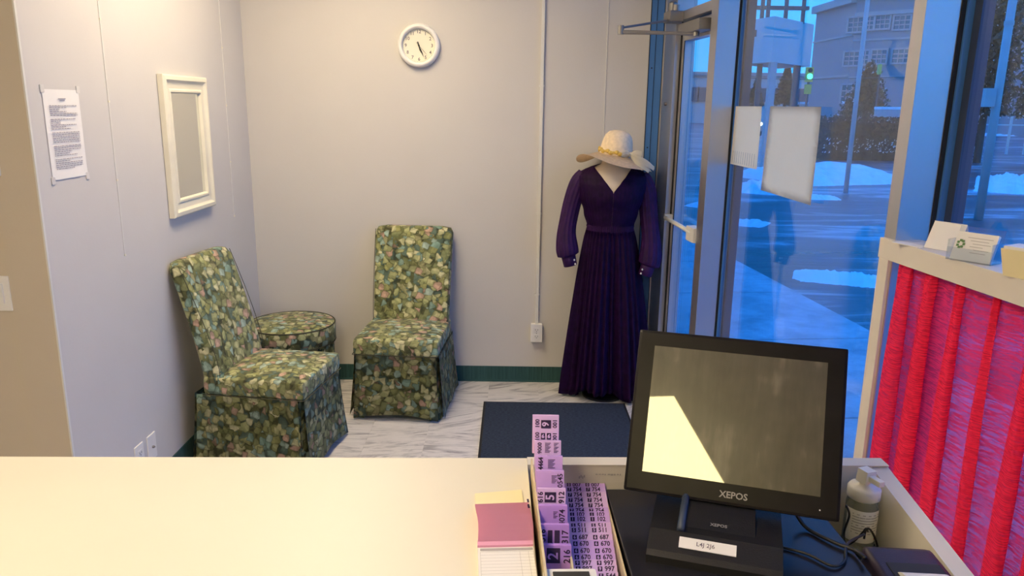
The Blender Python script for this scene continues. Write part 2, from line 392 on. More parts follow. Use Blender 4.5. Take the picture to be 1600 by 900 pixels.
# back wall surface seam (white strip)
p = aty(948, 0, BW); p2 = aty(943, 205, BW)
tag(obj('trim_3', bx(p2.x-.0025, p2.x+.0025, BW-.004, BW, .1, CEIL), M['white_trim']), kind='structure')

# ------------------------------------------------------------ shop front, local frame (x out, y along, z up)
HD = 2.15
sA = 4.62   # far end
def member(name, root, *a, m='alu', bev=.0015):
    return obj(name, bx(*a, bev=bev), M[m], root)
sJ0, sJ1 = 4.37, 4.60      # far jamb
sM1a, sM1b = 3.71, 3.80   # mullion between the door and the middle pane
sM2a, sM2b = 2.13, 2.185   # mullion carrying the display partition
tr = wroot('trim_4')
member('jamb', tr, 0, .11, 4.352, 4.575, 0, CEIL)
member('jamb_stop', tr, -.004, .02, 4.56, 4.59, 0, CEIL, m='alu')
for k, (s0, s1) in enumerate(((sM1a, sM1b), (sM2a, sM2b), (-.6, -.54))):
    member('mullion', tr, 0, .108, s0, s1, 0, CEIL)
member('gasket', tr, .100, .110, sM1a-.004, sM1a, .06, CEIL, m='gasket', bev=0)
member('gasket', tr, .098, .112, sM2a-.004, sM2a, .06, CEIL, m='gasket', bev=0)
member('transom', tr, 0, .11, sM1b, 4.352, HD, HD+.045)
member('glazing_bead', tr, .085, .10, sM1b+.005, 4.345, HD+.045, HD+.06)
obj('transom_pane', bx(.092, .098, sM1b, 4.352, HD+.045, CEIL), M['glass'], tr)
tag(obj('wall_right', bx(.02, .14, -3.2, -.6, 0, CEIL), M['wall']), kind='structure').location = (WX0, 0, 0)
bpy.data.objects['wall_right'].rotation_euler = (0, 0, WA)
def pane(name, s0, s1, z0, z1):
    w = wroot(name)
    member('sill', w, .03, .15, s0, s1, z0-.06, z0)
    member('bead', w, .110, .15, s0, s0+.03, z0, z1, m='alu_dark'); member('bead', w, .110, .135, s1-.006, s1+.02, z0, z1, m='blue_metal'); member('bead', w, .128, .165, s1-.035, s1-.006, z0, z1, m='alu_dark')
    member('head', w, .03, .15, s0, s1, z1, z1+.05)
    g_ = obj('glass_pane', bx(-.003, .003, (s0-s1)/2+.02, (s1-s0)/2-.02, z0-.01, z1+.01), M['glass'], w); g_.location = (.133, (s0+s1)/2, 0); g_.rotation_euler = (0, 0, R(1.25) if name == 'window_1' else 0)
    return w
w1 = pane('window_1', sM2b, sM1a-.006, .10, CEIL-.05)
w2 = pane('window_2', -.54, sM2a-.006, .10, CEIL-.05)
# little closed shade clip low on the left bead of window_1
# door
dr = wroot('door_1')
D0, D1 = sM1b+.005, 4.348
member('stile', dr, .035, .085, D0, D0+.022, .02, HD-.005); member('stile', dr, .035, .085, D1-.05, D1, .02, HD-.005)
member('top_rail', dr, .035, .085, D0+.022, D1-.05, HD-.10, HD-.005)
member('bottom_rail', dr, .035, .085, D0+.022, D1-.05, .02, .20)
member('weather_strip', dr, .030, .036, D1-.006, D1+.003, .02, HD, m='gasket', bev=0)
member('weather_strip', dr, .033, .036, D1-.058, D1-.050, .2, HD-.1, m='gasket', bev=0)
obj('glass_pane', bx(.056, .062, D0+.02, D1-.045, .19, HD-.09), M['glass'], dr)
b = bmesh.new(); tube(b, [(-.002, D1-.02, 1.09), (-.002, (D0+D1)/2, 1.085), (-.002, D0+.06, 1.08)], .012, 10); obj('push_bar', b, M['white_trim'], dr, True)
member('push_bar_bracket', dr, -.012, .036, D0+.002, D0+.12, 1.035, 1.11, m='white_trim', bev=.004)
member('push_bar_bracket', dr, -.008, .036, D1-.03, D1-.005, 1.07, 1.11, m='white_trim', bev=.002)
# closer body on the top rail and its folded arm reaching into the room
def inw(P): v = Vector(P)-Vector((WX0, 0, 0)); c, s = math.cos(WA), math.sin(WA); return Vector((v.x*c+v.y*s, -v.x*s+v.y*c, v.z))
member('closer_body', dr, -.045, .034, D0+.03, D0+.36, HD-.085, HD-.03, m='chrome', bev=.006)
el = inw(aty(970, 50, 4.05)); a0 = inw(wall_pt(D0+.14, -.02, HD-.095)); a1 = inw(wall_pt(D1-.06, -.01, HD+.01))
b = bmesh.new(); tube(b, [a0, a0+(el-a0)*.5, el], [.007, .009, .011], 8)
tube(b, [a1+Vector((0, 0, .0)), el+Vector((0, 0, .02))], .006, 8)
for p_ in (el, a0): lathe(b, [(.016, -.012), (.016, .032)], 12, p_)
obj('closer_arm', b, M['chrome'], dr, False)
# pivot hardware on the frame head beside the door
member('closer_bracket', dr, -.075, .0, D1-.12, D1-.0, HD-.01, HD+.045, m='chrome', bev=.006)
b = bmesh.new(); lathe(b, [(.022, 0), (.024, .01), (.024, .05), (.014, .06)], 16, (-.035, D1-.03, HD+.04)); lathe(b, [(.018, 0), (.018, .045)], 14, (-.035, D1-.10, HD+.03)); obj('closer_pivot', b, M['chrome'], dr)
b = bmesh.new(); lathe(b, [(.010, 0), (.010, .012)], 12); o = obj('lock_cylinder', b, M['chrome'], dr); o.location = (-.001, 4.45, 1.72); o.rotation_euler = (0, R(-90), 0)

# display partition in front of window_2
dp = thing('display_partition', 'cream painted half height partition with a shelf cap above the red curtain', 'partition', (WX0, 0, 0), WA)
PZ = 1.345
obj('shelf_cap', bx(-.012, .085, -.5, sM2a+.055, PZ-.058, PZ, bev=.002), M['counter_edge'], dp)
obj('end_stile', bx(-.010, .02, sM2a+.005, sM2a+.052, 0, PZ-.058, bev=.002), M['counter_edge'], dp)
obj('end_panel', bx(.02, .078, sM2a+.03, sM2a+.05, 0, PZ-.058), M['counter_edge'], dp)
obj('curtain_rod', (lambda b: (tube(b, [(.040, sM2a, PZ-.085), (.040, -.45, PZ-.085)], .005, 8), b)[1])(bmesh.new()), M['white_trim'], dp)
obj('plywood_back', bx(.06, .07, sM2a-.5, sM2a+.03, .0, .10), M['counter_edge'], dp)

def make_curtain():
    b = bmesh.new(); s1, s0 = sM2a+.0, -.42; nu = 900; nz = 30; rows = []
    for iz in range(nz+1):
        v = iz/nz; z = lerp(PZ-.0585, .05, v); row = []
        for iu in range(nu+1):
            u = iu/nu*(s1-s0)
            k = 2*PI/.118
            amp = lerp(2.6, 3.3, min(1, v*3))+.5*math.sin(u*7+2)
            ph = .9*math.sin(u*3.1+1)+.5*math.sin(u*9+v*1.3)+.25*math.sin(v*4+u*2)
            s = s1-.012-u-amp/k*math.sin(k*u+ph)*.92-.006*math.sin(v*3+u*5)*v
            s = min(s, s1-.004)
            x = .012+lerp(.006, .018, min(1, v*4))*math.cos(k*u+ph)+.0035*math.sin(k*3.1*u+v*2)
            if v < .05: x += .004*math.sin(u*260)
            row.append((x-.0*v, s, z+.003*math.sin(u*30)))
        rows.append(row)
    grid(b, rows); return b
cu = obj('curtain', make_curtain(), M['curtain'], None, True, False); cu.location = (WX0, 0, 0); cu.rotation_euler = (0, 0, WA)
tag(cu, 'sheer bright red gathered curtain hanging under the shelf cap', 'curtain')

# ------------------------------------------------------------ ceiling lights (out of frame; the screen reflects the rear one)
lm = emis('troffer_diffuser', WARM, TROFFER)
lm_rear = emis('yellow_troffer_diffuser', (1.0, .82, .38), 11.0)  # rear panel set yellower and dimmer to suit its reflection in the screen
for i, (x, y, k) in enumerate(PANELS):
    t = thing('ceiling_light', ['recessed ceiling light panel behind the counter', 'recessed ceiling light panel above the counter', 'recessed ceiling light panel above the waiting chairs'][i], 'light', (x, y, CEIL), 0)
    b = bmesh.new()
    for a in ((-.31, -.29, -.62, .62), (.29, .31, -.62, .62), (-.29, .29, -.62, -.60), (-.29, .29, .60, .62)): box(b, *a, -.012, 0)
    obj('frame', b, M['white_trim'], t)
    obj('diffuser', bx(-.29, .29, -.60, .60, -.008, -.003), lm_rear if i == 0 else lm, t)

# ------------------------------------------------------------ wall fittings
def wall_rod(px0, py0, px1, py1, label):
    d0 = ray(px0, py0); d1 = ray(px1, py1); P0 = CAM+d0*(LX/d0.x); P1 = CAM+d1*(LX/d1.x); y = (P0.y+P1.y)/2
    t = thing('picture_hanging_rod', label, 'rod', (LX, y, P1.z))
    obj('rod', bx(.0003, .0025, -.0028, .0028, 0, CEIL-P1.z-.01), M['white_trim'], t)
    z = 0
    while z < CEIL-P1.z-.05:
        b = bmesh.new(); box(b, .0, .0045, -.0045, .0045, z, z+.008, bev=.001); obj('clip', b, M['cream'], t); z += .30
wall_rod(152, 0, 195, 400, 'thin white hanging rod on the left wall, between the taped notice and the mirror')
wall_rod(340, 0, 367, 338, 'thin white hanging rod on the left wall, between the mirror and the room corner')

# mirror
def leftwall(px, py): d = ray(px, py); return CAM+d*(LX/d.x)
m0 = leftwall(263, 342); m1 = leftwall(320, 122)
my0, my1, mz0, mz1 = m0.y+.01, m1.y-.055, m0.z, m1.z
t = thing('wall_mirror', 'rectangular mirror in a stepped cream frame on the left wall', 'mirror', (LX, (my0+my1)/2, (mz0+mz1)/2))
hw, hh = (my1-my0)/2, (mz1-mz0)/2
def frame_ring(b, prof):
    # prof: list (inset, depth)
    rows = []
    for ins, dp_ in prof:
        rows.append([(dp_, -hw+ins, -hh+ins), (dp_, hw-ins, -hh+ins), (dp_, hw-ins, hh-ins), (dp_, -hw+ins, hh-ins)])
    grid(b, rows, True)
b = bmesh.new(); frame_ring(b, [(.0, .002), (0, .026), (.006, .032), (.022, .034), (.028, .026), (.034, .022), (.060, .020), (.066, .026), (.074, .026), (.080, .014), (.08, .004)])
obj('frame', b, M['cream'], t)
obj('mirror_glass', bx(.004, .012, -hw+.075, hw-.075, -hh+.075, hh-.075), M['mirror'], t)

# taped notice
n0 = leftwall(82, 281); n1 = leftwall(121, 142)
t = thing('paper_notice', 'printed white paper notice taped to the left wall', 'notice', (LX, (n0.y+n1.y)/2, (n0.z+n1.z)/2))
pw, ph_ = .108, .150
b = bmesh.new(); grid(b, [[(.0020+.002*abs(math.sin(i*.9))*(j == 0), lerp(-pw, pw, i/8), lerp(-ph_, ph_, j/6)) for i in range(9)] for j in range(7)]); obj('sheet', b, M['paper'], t)
b = bmesh.new(); rr = random.Random(3); z = ph_-.055; MT = Matrix(((0, 0, 1, .0045), (1, 0, 0, 0), (0, 1, 0, 0), (0, 0, 0, 1)))
quad(b, -.025, .02, ph_-.032, ph_-.029, 0, MT); quad(b, -.018, .014, ph_-.038, ph_-.035, 0, MT)
for i in range(34):
    if i % 7 != 6:
        y = -.082; end = .082 if rr.random() < .55 else rr.uniform(-.03, .07)
        while y < end:
            L = rr.uniform(.006, .02); quad(b, y, min(y+L, end), z, z+.0028, 0, MT); y += L+.003
    z -= .0064
obj('print', b, M['ink_faded'], t)
for sy in (-1, 1):
    for sz in (-1, 1): obj('tape', bx(.001, .0035, sy*(pw-.002)-.010, sy*(pw-.002)+.010, sz*(ph_+.002)-.012, sz*(ph_+.002)+.012), M['tape'], t)

# small scuff marks on the wall are left to paint; outlets low on the left wall
def plate(name, label, cat, loc, rz, kind):
    t = thing(name, label, cat, loc, rz)   # local: faces -Y
    obj('cover_plate', bx(-.036, .036, -.007, 0, -.058, .058, bev=.003), M['plate'], t)
    if kind == 'duplex':
        for s in (-1, 1):
            rc = obj('socket', bx(-.017, .017, -.010, -.006, s*.021-.014, s*.021+.014, bev=.003), M['plate'], t)
            b = bmesh.new(); box(b, -.008, -.006, -.0108, -.0095, s*.021-.003, s*.021+.006); box(b, .006, .008, -.0108, -.0095, s*.021-.003, s*.021+.006); box(b, -.002, .002, -.0108, -.0095, s*.021-.010, s*.021-.006)
            obj('slots', b, M['slot'], rc)
        b = bmesh.new(); lathe(b, [(.003, 0), (.003, .002)], 8); o = obj('screw', b, M['chrome'], t); o.location = (0, -.0075, 0); o.rotation_euler = (R(90), 0, 0)
    elif kind == 'coax':
        b = bmesh.new(); lathe(b, [(.006, 0), (.006, .008), (.003, .008), (.003, .012)], 10); o = obj('jack', b, M['chrome'], t); o.location = (0, -.006, 0); o.rotation_euler = (R(90), 0, 0)
    else:
        rk = obj('rocker', bx(-.017, .017, -.012, -.006, -.033, .033, bev=.002), M['plate'], t)
    return t
p0 = leftwall(217, 715); p1 = leftwall(236, 698)
plate('wall_outlet', 'white socket plate low on the left wall, nearer the counter', 'outlet', (LX, p0.y, p0.z), R(90), 'duplex')
plate('wall_jack', 'white jack plate low on the left wall, nearer the chair', 'outlet', (LX, p1.y, p1.z), R(90), 'coax')
sw = aty(0, 458, LY)
t = plate('light_switch', 'white rocker light switch at the left edge on beige wall', 'switch', (sw.x-.002, LY, sw.z), 0, 'switch')
t.scale = (1.15, 1, 1.05)
t2 = aty(0, 265, LY)
b = bmesh.new(); box(b, -.02, .008, -.02, 0, -.02, .02, bev=.004); o = obj('wall_sensor', b, M['plate']); o.location = (t2.x-.004, LY, t2.z)
tag(o, 'small white fitting above the light switch', 'fitting')

# conduit and outlet on the back wall
c0 = aty(843, 300, BW); ob = aty(838, 518, BW)
t = thing('surface_conduit', 'white surface conduit running down the back wall to the outlet', 'conduit', (ob.x, BW, ob.z+.055))
L = CEIL-ob.z-.055
obj('channel', bx(-.010, .010, -.018, 0, 0, L, bev=.003), M['white_trim'], t)
for z in (.18, .68, 1.42): obj('clip', bx(-.015, .015, -.020, 0, z, z+.012, bev=.001), M['white_trim'], t)
t = plate('wall_outlet', 'white duplex socket box under the conduit on the back wall', 'outlet', (ob.x, BW-.030, ob.z), 0, 'duplex')
obj('back_box', bx(-.034, .034, 0, .029, -.056, .056, bev=.003), M['plate'], t)

# clock
ck = aty(655, 71.5, BW)
t = thing('wall_clock', 'round white wall clock with a cream dial on the back wall', 'clock', (ck.x, BW, ck.z))
CR = .121
def onwall(b): bmesh.ops.rotate(b, cent=(0, 0, 0), matrix=Matrix.Rotation(R(90), 3, 'X'), verts=b.verts); return b
b = bmesh.new(); lathe(b, [(CR, .002), (CR, .020), (CR-.004, .034), (CR-.012, .040), (CR-.020, .041), (CR-.027, .034), (CR-.029, .012)], 64, capt=False); obj('rim', onwall(b), M['plate'], t, True)
b = bmesh.new(); lathe(b, [(CR-.028, .006), (CR-.028, .012)], 64); obj('dial', onwall(b), M['dial'], t)
b = bmesh.new()
for h in range(1, 13):
    a = R(h*30); add_text(b, str(h), .026, Matrix.Translation((math.sin(a)*.075, math.cos(a)*.075, .0128)), .0004)
for k in range(60):
    a = R(k*6); Mx = Matrix.Rotation(-a, 4, 'Z') @ Matrix.Translation((0, .089, .0126)); quad(b, -.0006, .0006, -.002, .002, 0, Mx)
obj('numerals', onwall(b), M['ink_grey'], t)
for nm, ang, Ln, w, z in (('hour_hand', 163, .042, .0045, .0145), ('minute_hand', 157, .070, .0035, .0165), ('second_hand', 138, .074, .0009, .018)):
    b = bmesh.new(); prism(b, [(-w*.6, -.022), (w*.6, -.022), (w, Ln*.6), (0, Ln), (-w, Ln*.6)], z, z+.001)
    bmesh.ops.rotate(b, cent=(0, 0, 0), matrix=Matrix.Rotation(-R(ang), 3, 'Z'), verts=b.verts); obj(nm, onwall(b), M['slot'], t)
b = bmesh.new(); lathe(b, [(.005, .012), (.005, .020)], 12); obj('centre_cap', onwall(b), M['slot'], t)

# ------------------------------------------------------------ doormat
b = bmesh.new(); mA = atz(757, 630, 0); mB = atz(753, 712, 0)
t = thing('doormat', 'dark blue ribbed doormat on marble tiles in front of the door', 'mat', (0, 0, 0))
obj('carpet', bx(-.145, .66, 2.95, 4.18, 0, .008, bev=.003), M['mat'], t)
b = bmesh.new()
for a in ((-.157, -.145, 2.94, 4.19), (.66, .672, 2.94, 4.19), (-.145, .66, 4.18, 4.19), (-.145, .66, 2.94, 2.95)): box(b, *a, 0, .006)
obj('rubber_edge', b, M['gasket'], t)

# ------------------------------------------------------------ upholstered chairs
def rbox_surface(b, fn, nu, nv): pass
def make_chair(label, loc, rz, group):
    t = thing('slipcovered_chair', label, 'chair', loc, rz, group)   # faces -Y, origin on floor centre
    w = .235
    # seat cushion
    b = bmesh.new(); box(b, -w, w, -.29, .20, .37, .455, bev=.022)
    bmesh.ops.subdivide_edges(b, edges=b.edges[:], cuts=3, use_grid_fill=True)
    for v in b.verts:
        if v.co.z > .44: v.co.z += .022*max(0, 1-(v.co.x/w)**2)*max(0, 1-((v.co.y+.05)/.25)**2)
    seat = obj('seat', b, M['fabric'], t, True)
    b = bmesh.new(); e = .004
    tube(b, [(-w-e, .2, .372), (-w-e, -.285, .372), (-w+.01, -.294, .372), (w-.01, -.294, .372), (w+e, -.285, .372), (w+e, .2, .372)], .0022, 6); obj('piping', b, M['piping'], seat)
    # backrest: raked slab with rounded top
    b = bmesh.new(); rows = []; n = 22
    for i in range(n+1):
        v = i/n; z = lerp(.36, .985, v)
        yb = .115+.17*max(0, (v-.08))**1.25; th = .088-.022*v
        hw_ = lerp(.222, .232, v)
        rnd = max(0, (v-.955)/.045); hw2 = hw_-.012*rnd**2; th2 = th*(1-.30*rnd**2)
        cy = yb+th/2; ring = []
        for (sx, sy) in ((-1, -1), (1, -1), (1, 1), (-1, 1)):
            for k in range(4):
                a0 = {(-1, -1): 180, (1, -1): 270, (1, 1): 0, (-1, 1): 90}[(sx, sy)]+k*30
                rr_ = .020
                ring.append((sx*(hw2-rr_)+rr_*math.cos(R(a0)), cy+sy*(th2/2-rr_)+rr_*math.sin(R(a0)), z))
        rows.append(ring)
    # slight padding on the front
    vs = grid(b, rows, True); cap(b, vs[0]); 
    last = [Vector(v.co) for v in vs[-1]]; cen = sum(last, Vector())/len(last)
    top = [b.verts.new(cen+(p-cen)*.8+Vector((0, 0, .008))) for p in last]
    for j in range(len(top)): b.faces.new((vs[-1][j], vs[-1][(j+1) % 16], top[(j+1) % 16], top[j]))
    cap(b, top)
    bk = obj('backrest', b, M['fabric'], t, True)
    for sx in (-1, 1):
        b = bmesh.new(); tube(b, [(sx*lerp(.222, .232, k/12)-sx*.002, .113+.17*max(0, (k/12-.08))**1.25+.006, lerp(.45, .975, k/12)) for k in range(13)], .0018, 6); obj('piping', b, M['piping'], bk)
    # skirt panels, flared, arched hem, kick pleats at corners
    def panel(P0, P1, nrm, arch):
        b = bmesh.new(); rows = []; P0 = Vector(P0); P1 = Vector(P1); nrm = Vector(nrm); ax = (P1-P0).normalized()
        for i in range(9):
            v = i/8; row = []
            for j in range(17):
                u = j/16; spread = .018*v*(2*u-1)
                hem = .012+arch*math.sin(PI*u)**.8
                p = P0+(P1-P0)*u+ax*spread+nrm*(.030*v**1.4+.004*v*math.sin(u*11+P0.x*9))
                row.append((p.x, p.y, lerp(.372, hem, v)))
            rows.append(row)
        grid(b, rows)
        geom = bmesh.ops.solidify(b, geom=b.faces[:], thickness=.007)
        return obj('skirt_panel', b, M['fabric'], t, True)
    panel((-w+.016, -.286, 0), (w-.016, -.286, 0), (0, -1, 0), .028)
    panel((w, -.260, 0), (w, .235, 0), (1, 0, 0), .015)
    panel((-w, .235, 0), (-w, -.260, 0), (-1, 0, 0), .015)
    panel((w-.01, .25, 0), (-w+.01, .25, 0), (0, 1, 0), .02)
    for sx, sy in ((-1, -1), (1, -1), (1, 1), (-1, 1)):
        b = bmesh.new(); rows = []
        for i in range(7):
            v = i/6; cx = sx*(w-.024+.022*v); cy = (-.252 if sy < 0 else .218)+sy*.022*v
            row = []
            for k in range(5):
                a = k/4; L1 = Vector((cx-sx*.05, cy+sy*.012*v+sy*.006)); L2 = Vector((cx+sx*.012*v+sx*.006, cy-sy*.05)); c = Vector((cx+sx*.004, cy+sy*.004))
                p = L1.lerp(c, a*2) if a < .5 else c.lerp(L2, a*2-1)
                row.append((p.x, p.y, lerp(.37, .006, v)))
            rows.append(row)
        grid(b, rows); bmesh.ops.solidify(b, geom=b.faces[:], thickness=.005); obj('corner_pleat', b, M['fabric'], t)
        obj('leg', bx(sx*(w-.05)-.015, sx*(w-.05)+.015, sy*.20-.015-.02, sy*.20+.015-.02, 0, .37), M['bark'], t)
    return t
make_chair('leaf print slipcovered chair with its back against the back wall', (-.607, 4.205, 0), R(-4), 'leaf print chairs in the waiting corner')
make_chair('leaf print slipcovered chair with its back to the left wall, under the mirror', (-1.20, 3.53, 0), R(82), 'leaf print chairs in the waiting corner')

# ottoman
t = thing('round_ottoman', 'round leaf print ottoman with dark piping in the room corner', 'ottoman', (-1.285, 4.27, 0))
b = bmesh.new(); lathe(b, [(.242, .345), (.250, .352), (.250, .440), (.244, .450), (.18, .462), (.08, .466), (.001, .467)], 64); obj('cushion', b, M['fabric'], t, True)
b = bmesh.new(); seg = 96
rows = [[((.236+.012*v+.003*v*math.sin(i*.8))*math.cos(2*PI*i/seg), (.236+.012*v+.003*v*math.sin(i*.8))*math.sin(2*PI*i/seg), lerp(.345, .006, v)) for i in range(seg)] for v in (0, .3, .6, 1)]
g = grid(b, rows, True); cap(b, g[0]); obj('skirt', b, M['fabric'], t, True)
for z, r_ in ((.449, .2465), (.345, .247)):
    b = bmesh.new(); pts = [(r_*math.cos(2*PI*i/64), r_*math.sin(2*PI*i/64), z) for i in range(65)]; tube(b, pts, .0042, 6); obj('piping', b, M['piping'], t)

# ------------------------------------------------------------ dress form with dress and hat
DX, DY, RZ = .560, 4.34, R(-3)
prof_body = [  # z, half width, half depth, cy
    (.98, .120, .095, 0), (1.056, .118, .092, 0), (1.14, .140, .105, 0), (1.23, .166, .125, -.01), (1.29, .182, .118, -.005), (1.335, .186, .098, 0), (1.365, .160, .082, .004), (1.385, .110, .070, .008), (1.402, .066, .062, .01)]
def ring_at(z): return interp(prof_body, z)
t = thing('dress_form', 'headless cream dress form wearing the purple dress by the door', 'mannequin', (DX, DY, -.085), RZ); t_last = list(C.objects)[-1]; t_last.scale = (1.05,)*3
b = bmesh.new(); rows = []
zs = [.80, .88]+[.98+.42*i/16 for i in range(17)]+[1.43, 1.47, 1.475]
for z in zs:
    if z < .98: a, d, cy = .118-(.98-z)*.15, .088-(.98-z)*.12, 0
    elif z > 1.402: a, d, cy = .055, .055, .01
    else: a, d, cy = ring_at(z)
    a *= .93; d *= .93
    rows.append([(a*math.cos(2*PI*i/40), cy+d*math.sin(2*PI*i/40), z) for i in range(40)])
g = grid(b, rows, True); cap(b, g[0]); cap(b, g[-1]); obj('torso', b, M['form'], t, True)
b = bmesh.new(); tube(b, [(0, 0, .10), (0, 0, .82)], .014, 12); obj('pole', b, M['chrome'], t)
b = bmesh.new(); lathe(b, [(.12, .082), (.12, .093), (.03, .105), (.02, .12)], 32); obj('base', b, M['black'], t)
# dress
dr_ = thing('dress', 'long sleeved deep purple pleated maxi dress on the dress form', 'dress', (DX, DY, -.085), RZ); t_last = list(C.objects)[-1]; t_last.scale = (1.05,)*3
b = bmesh.new(); rows = []; nv = 30; nu = 150; VZ = 1.262
for i in range(nv+1):
    z = lerp(1.04, 1.398, i/nv); a, d, cy = ring_at(z)
    a += .006; d += .006
    op = max(0, (z-VZ))*.80; ph0 = math.asin(min(.97, op/a)) if op > 0 else .0005
    row = []
    for j in range(nu+1):
        ph = lerp(ph0, 2*PI-ph0, j/nu)
        pl = .0022*math.sin(46*ph)*min(1, .4+(z-1.04)*4) if i < nv else 0
        gath = .007*math.sin(60*ph)*max(0, 1-(z-1.04)/.05)
        row.append(((a+pl+gath)*math.sin(ph), cy-(d+pl+gath)*math.cos(ph), z))
    rows.append(row)
grid(b, rows); bmesh.ops.solidify(b, geom=b.faces[:], thickness=.002); obj('bodice', b, M['dress'], dr_, True)
b = bmesh.new(); zz = [(1.055, .124, .100), (1.03, .128, .104)]
rows = [[((a+.004*math.sin(70*2*PI*j/260))*math.cos(2*PI*j/260), (d+.004*math.sin(70*2*PI*j/260))*math.sin(2*PI*j/260), z) for j in range(260)] for z, a, d in ((1.075, .124, .098), (1.068, .127, .101), (1.058, .124, .098), (1.048, .127, .101), (1.038, .124, .098))]
grid(b, rows, True); obj('waistband', b, M['dress'], dr_, True)
b = bmesh.new(); rows = []; nu = 420
for i in range(26):
    v = i/25; z = lerp(1.045, .118, v)
    a = lerp(.128, .235, v**.8); d = lerp(.102, .155, v**.85)
    row = []
    for j in range(nu):
        th = 2*PI*j/nu
        am = lerp(.004, .013, v)
        c = math.sin(34*th+1.6*math.sin(3*th)); pl = am*(abs(c)**.6*(1 if c > 0 else -1))
        big = .024*v**.7*math.sin(6*th+.8)+.014*v**.7*math.sin(11*th+2)
        hz = z+(.03*math.sin(3*th+1.0)+.012*math.sin(8*th))*v**6
        row.append(((a+pl+big)*math.cos(th)+.012*v, (d+pl+big)*math.sin(th)+.0, max(.10, hz)))
    rows.append(row)
grid(b, rows, True); bmesh.ops.solidify(b, geom=b.faces[:], thickness=.0015); obj('skirt', b, M['dress'], dr_, True)
def sleeve(sx, pts, cuff):
    P = spline(pts, 6); n = len(P); b = bmesh.new(); rows = []
    for i, p in enumerate(P):
        u = i/(n-1)
        r = interp([(0, .042), (.15, .049), (.5, .047), (.82, .060), (.93, .058), (1, .038)], u)[0]
        t_ = (P[min(i+1, n-1)]-P[max(i-1, 0)]).normalized(); e1 = Vector((1, 0, 0)); e1 = (e1-t_*e1.dot(t_)).normalized(); e2 = t_.cross(e1)
        rows.append([p+e1*(r*math.cos(a)*(1+.035*math.sin(14*a)))+e2*(r*.85*math.sin(a)*(1+.035*math.sin(14*a))) for a in [2*PI*k/84 for k in range(84)]])
    g = grid(b, rows, True); cap(b, g[0]); s_ = obj('sleeve', b, M['dress'], dr_, True)
    b = bmesh.new(); e = P[-1]; dn = (P[-1]-P[-3]).normalized()
    tube(b, [e-dn*.006, e+dn*.002, e+dn*.052, e+dn*.054], [.030, .039, .037, .034], 20); obj('cuff', b, M['dress'], s_, True)
    for k in (.015, .038):
        bb = bmesh.new(); bmesh.ops.create_uvsphere(bb, u_segments=10, v_segments=6, radius=.006); o = obj('button', bb, M['pearl'], s_, True); q_ = e+dn*k; o.location = (q_.x-sx*.028*1.0, q_.y-.026, q_.z)
sleeve(-1, [(-.145, 0, 1.345), (-.185, -.004, 1.28), (-.218, -.01, 1.16), (-.238, -.03, 1.03), (-.232, -.045, .94), (-.224, -.048, .90)], 0)
sleeve(1, [(.150, 0, 1.345), (.188, -.004, 1.26), (.205, -.01, 1.13), (.222, -.03, 1.0), (.222, -.040, .90), (.212, -.044, .855)], 0)

# hat
hc = aty(948, 240, DY)
t = thing('sun_hat', 'wide floppy cream straw sun hat on top of the dress form', 'hat', (DX+.012, DY-.01, 1.441), R(0)); t.scale = (1.05,)*3
t.rotation_euler = (R(3), R(7), 0)
b = bmesh.new(); rows = []; seg = 72
for r_, z in ((.001, .128), (.03, .125), (.055, .115), (.072, .095), (.081, .06), (.087, .02), (.090, 0)):
    rows.append([(r_*math.cos(2*PI*i/seg), r_*1.08*math.sin(2*PI*i/seg), z) for i in range(seg)])
g = grid(b, rows, True); cap(b, g[0]); obj('crown', b, M['hat'], t, True)
b = bmesh.new(); rows = []
for k in range(11):
    v = k/10; r_ = lerp(.089, .205, v); row = []
    for i in range(seg):
        a = 2*PI*i/seg
        dz = -.035*v-.028*v*v*math.sin(a*2+2.6)-.016*v*v*math.sin(3*a+.6)
        if k == 10: dz -= .004
        row.append((r_*math.cos(a), r_*math.sin(a), dz))
    rows.append(row)
grid(b, rows, True); bmesh.ops.solidify(b, geom=b.faces[:], thickness=.003); obj('brim', b, M['hat'], t, True)
b = bmesh.new()
for k in range(34):
    a = 2*PI*k/34; c = Vector((.091*math.cos(a), .098*math.sin(a), .016+.004*math.sin(k*2.1)))
    bmesh.ops.create_uvsphere(b, u_segments=8, v_segments=5, radius=.0125 if k % 3 else .008, matrix=Matrix.Translation(c) @ Matrix.Rotation(a, 4, 'Z') @ Matrix.Diagonal((.6, 1.1, .9, 1)))
obj('chain_band', b, M['gold'], t, True)
bow = (.060, -.090, .018)
def ribbon(pts, w0, w1, nm='bow_tail'):
    b = bmesh.new(); P = spline(pts, 6); rows = []
    for i, p in enumerate(P):
        u = i/(len(P)-1); w = lerp(w0, w1, math.sin(PI*min(1, u*1.1))*.6+u*.4); rows.append([p+Vector((0, 0, w)), p+Vector((.002, -.003, 0)), p-Vector((0, 0, w))])
    grid(b, rows); bmesh.ops.solidify(b, geom=b.faces[:], thickness=.0015); return obj(nm, b, M['ribbon'], t, True)
ribbon([bow, (.085, -.115, .035), (.115, -.12, .03), (.10, -.105, .012), bow], .006, .016, 'bow_loop')
ribbon([bow, (.035, -.125, .030), (.012, -.13, .020), (.03, -.11, .010), bow], .006, .014, 'bow_loop')
ribbon([bow, (.10, -.125, .005), (.15, -.13, -.012), (.195, -.11, -.035)], .006, .020)
ribbon([bow, (.09, -.135, -.01), (.13, -.15, -.028), (.165, -.14, -.05)], .006, .015)
b = bmesh.new(); bmesh.ops.create_uvsphere(b, u_segments=12, v_segments=8, radius=.011, matrix=Matrix.Translation((.062, -.095, .018))); obj('bow_knot', b, M['ribbon'], t, True)

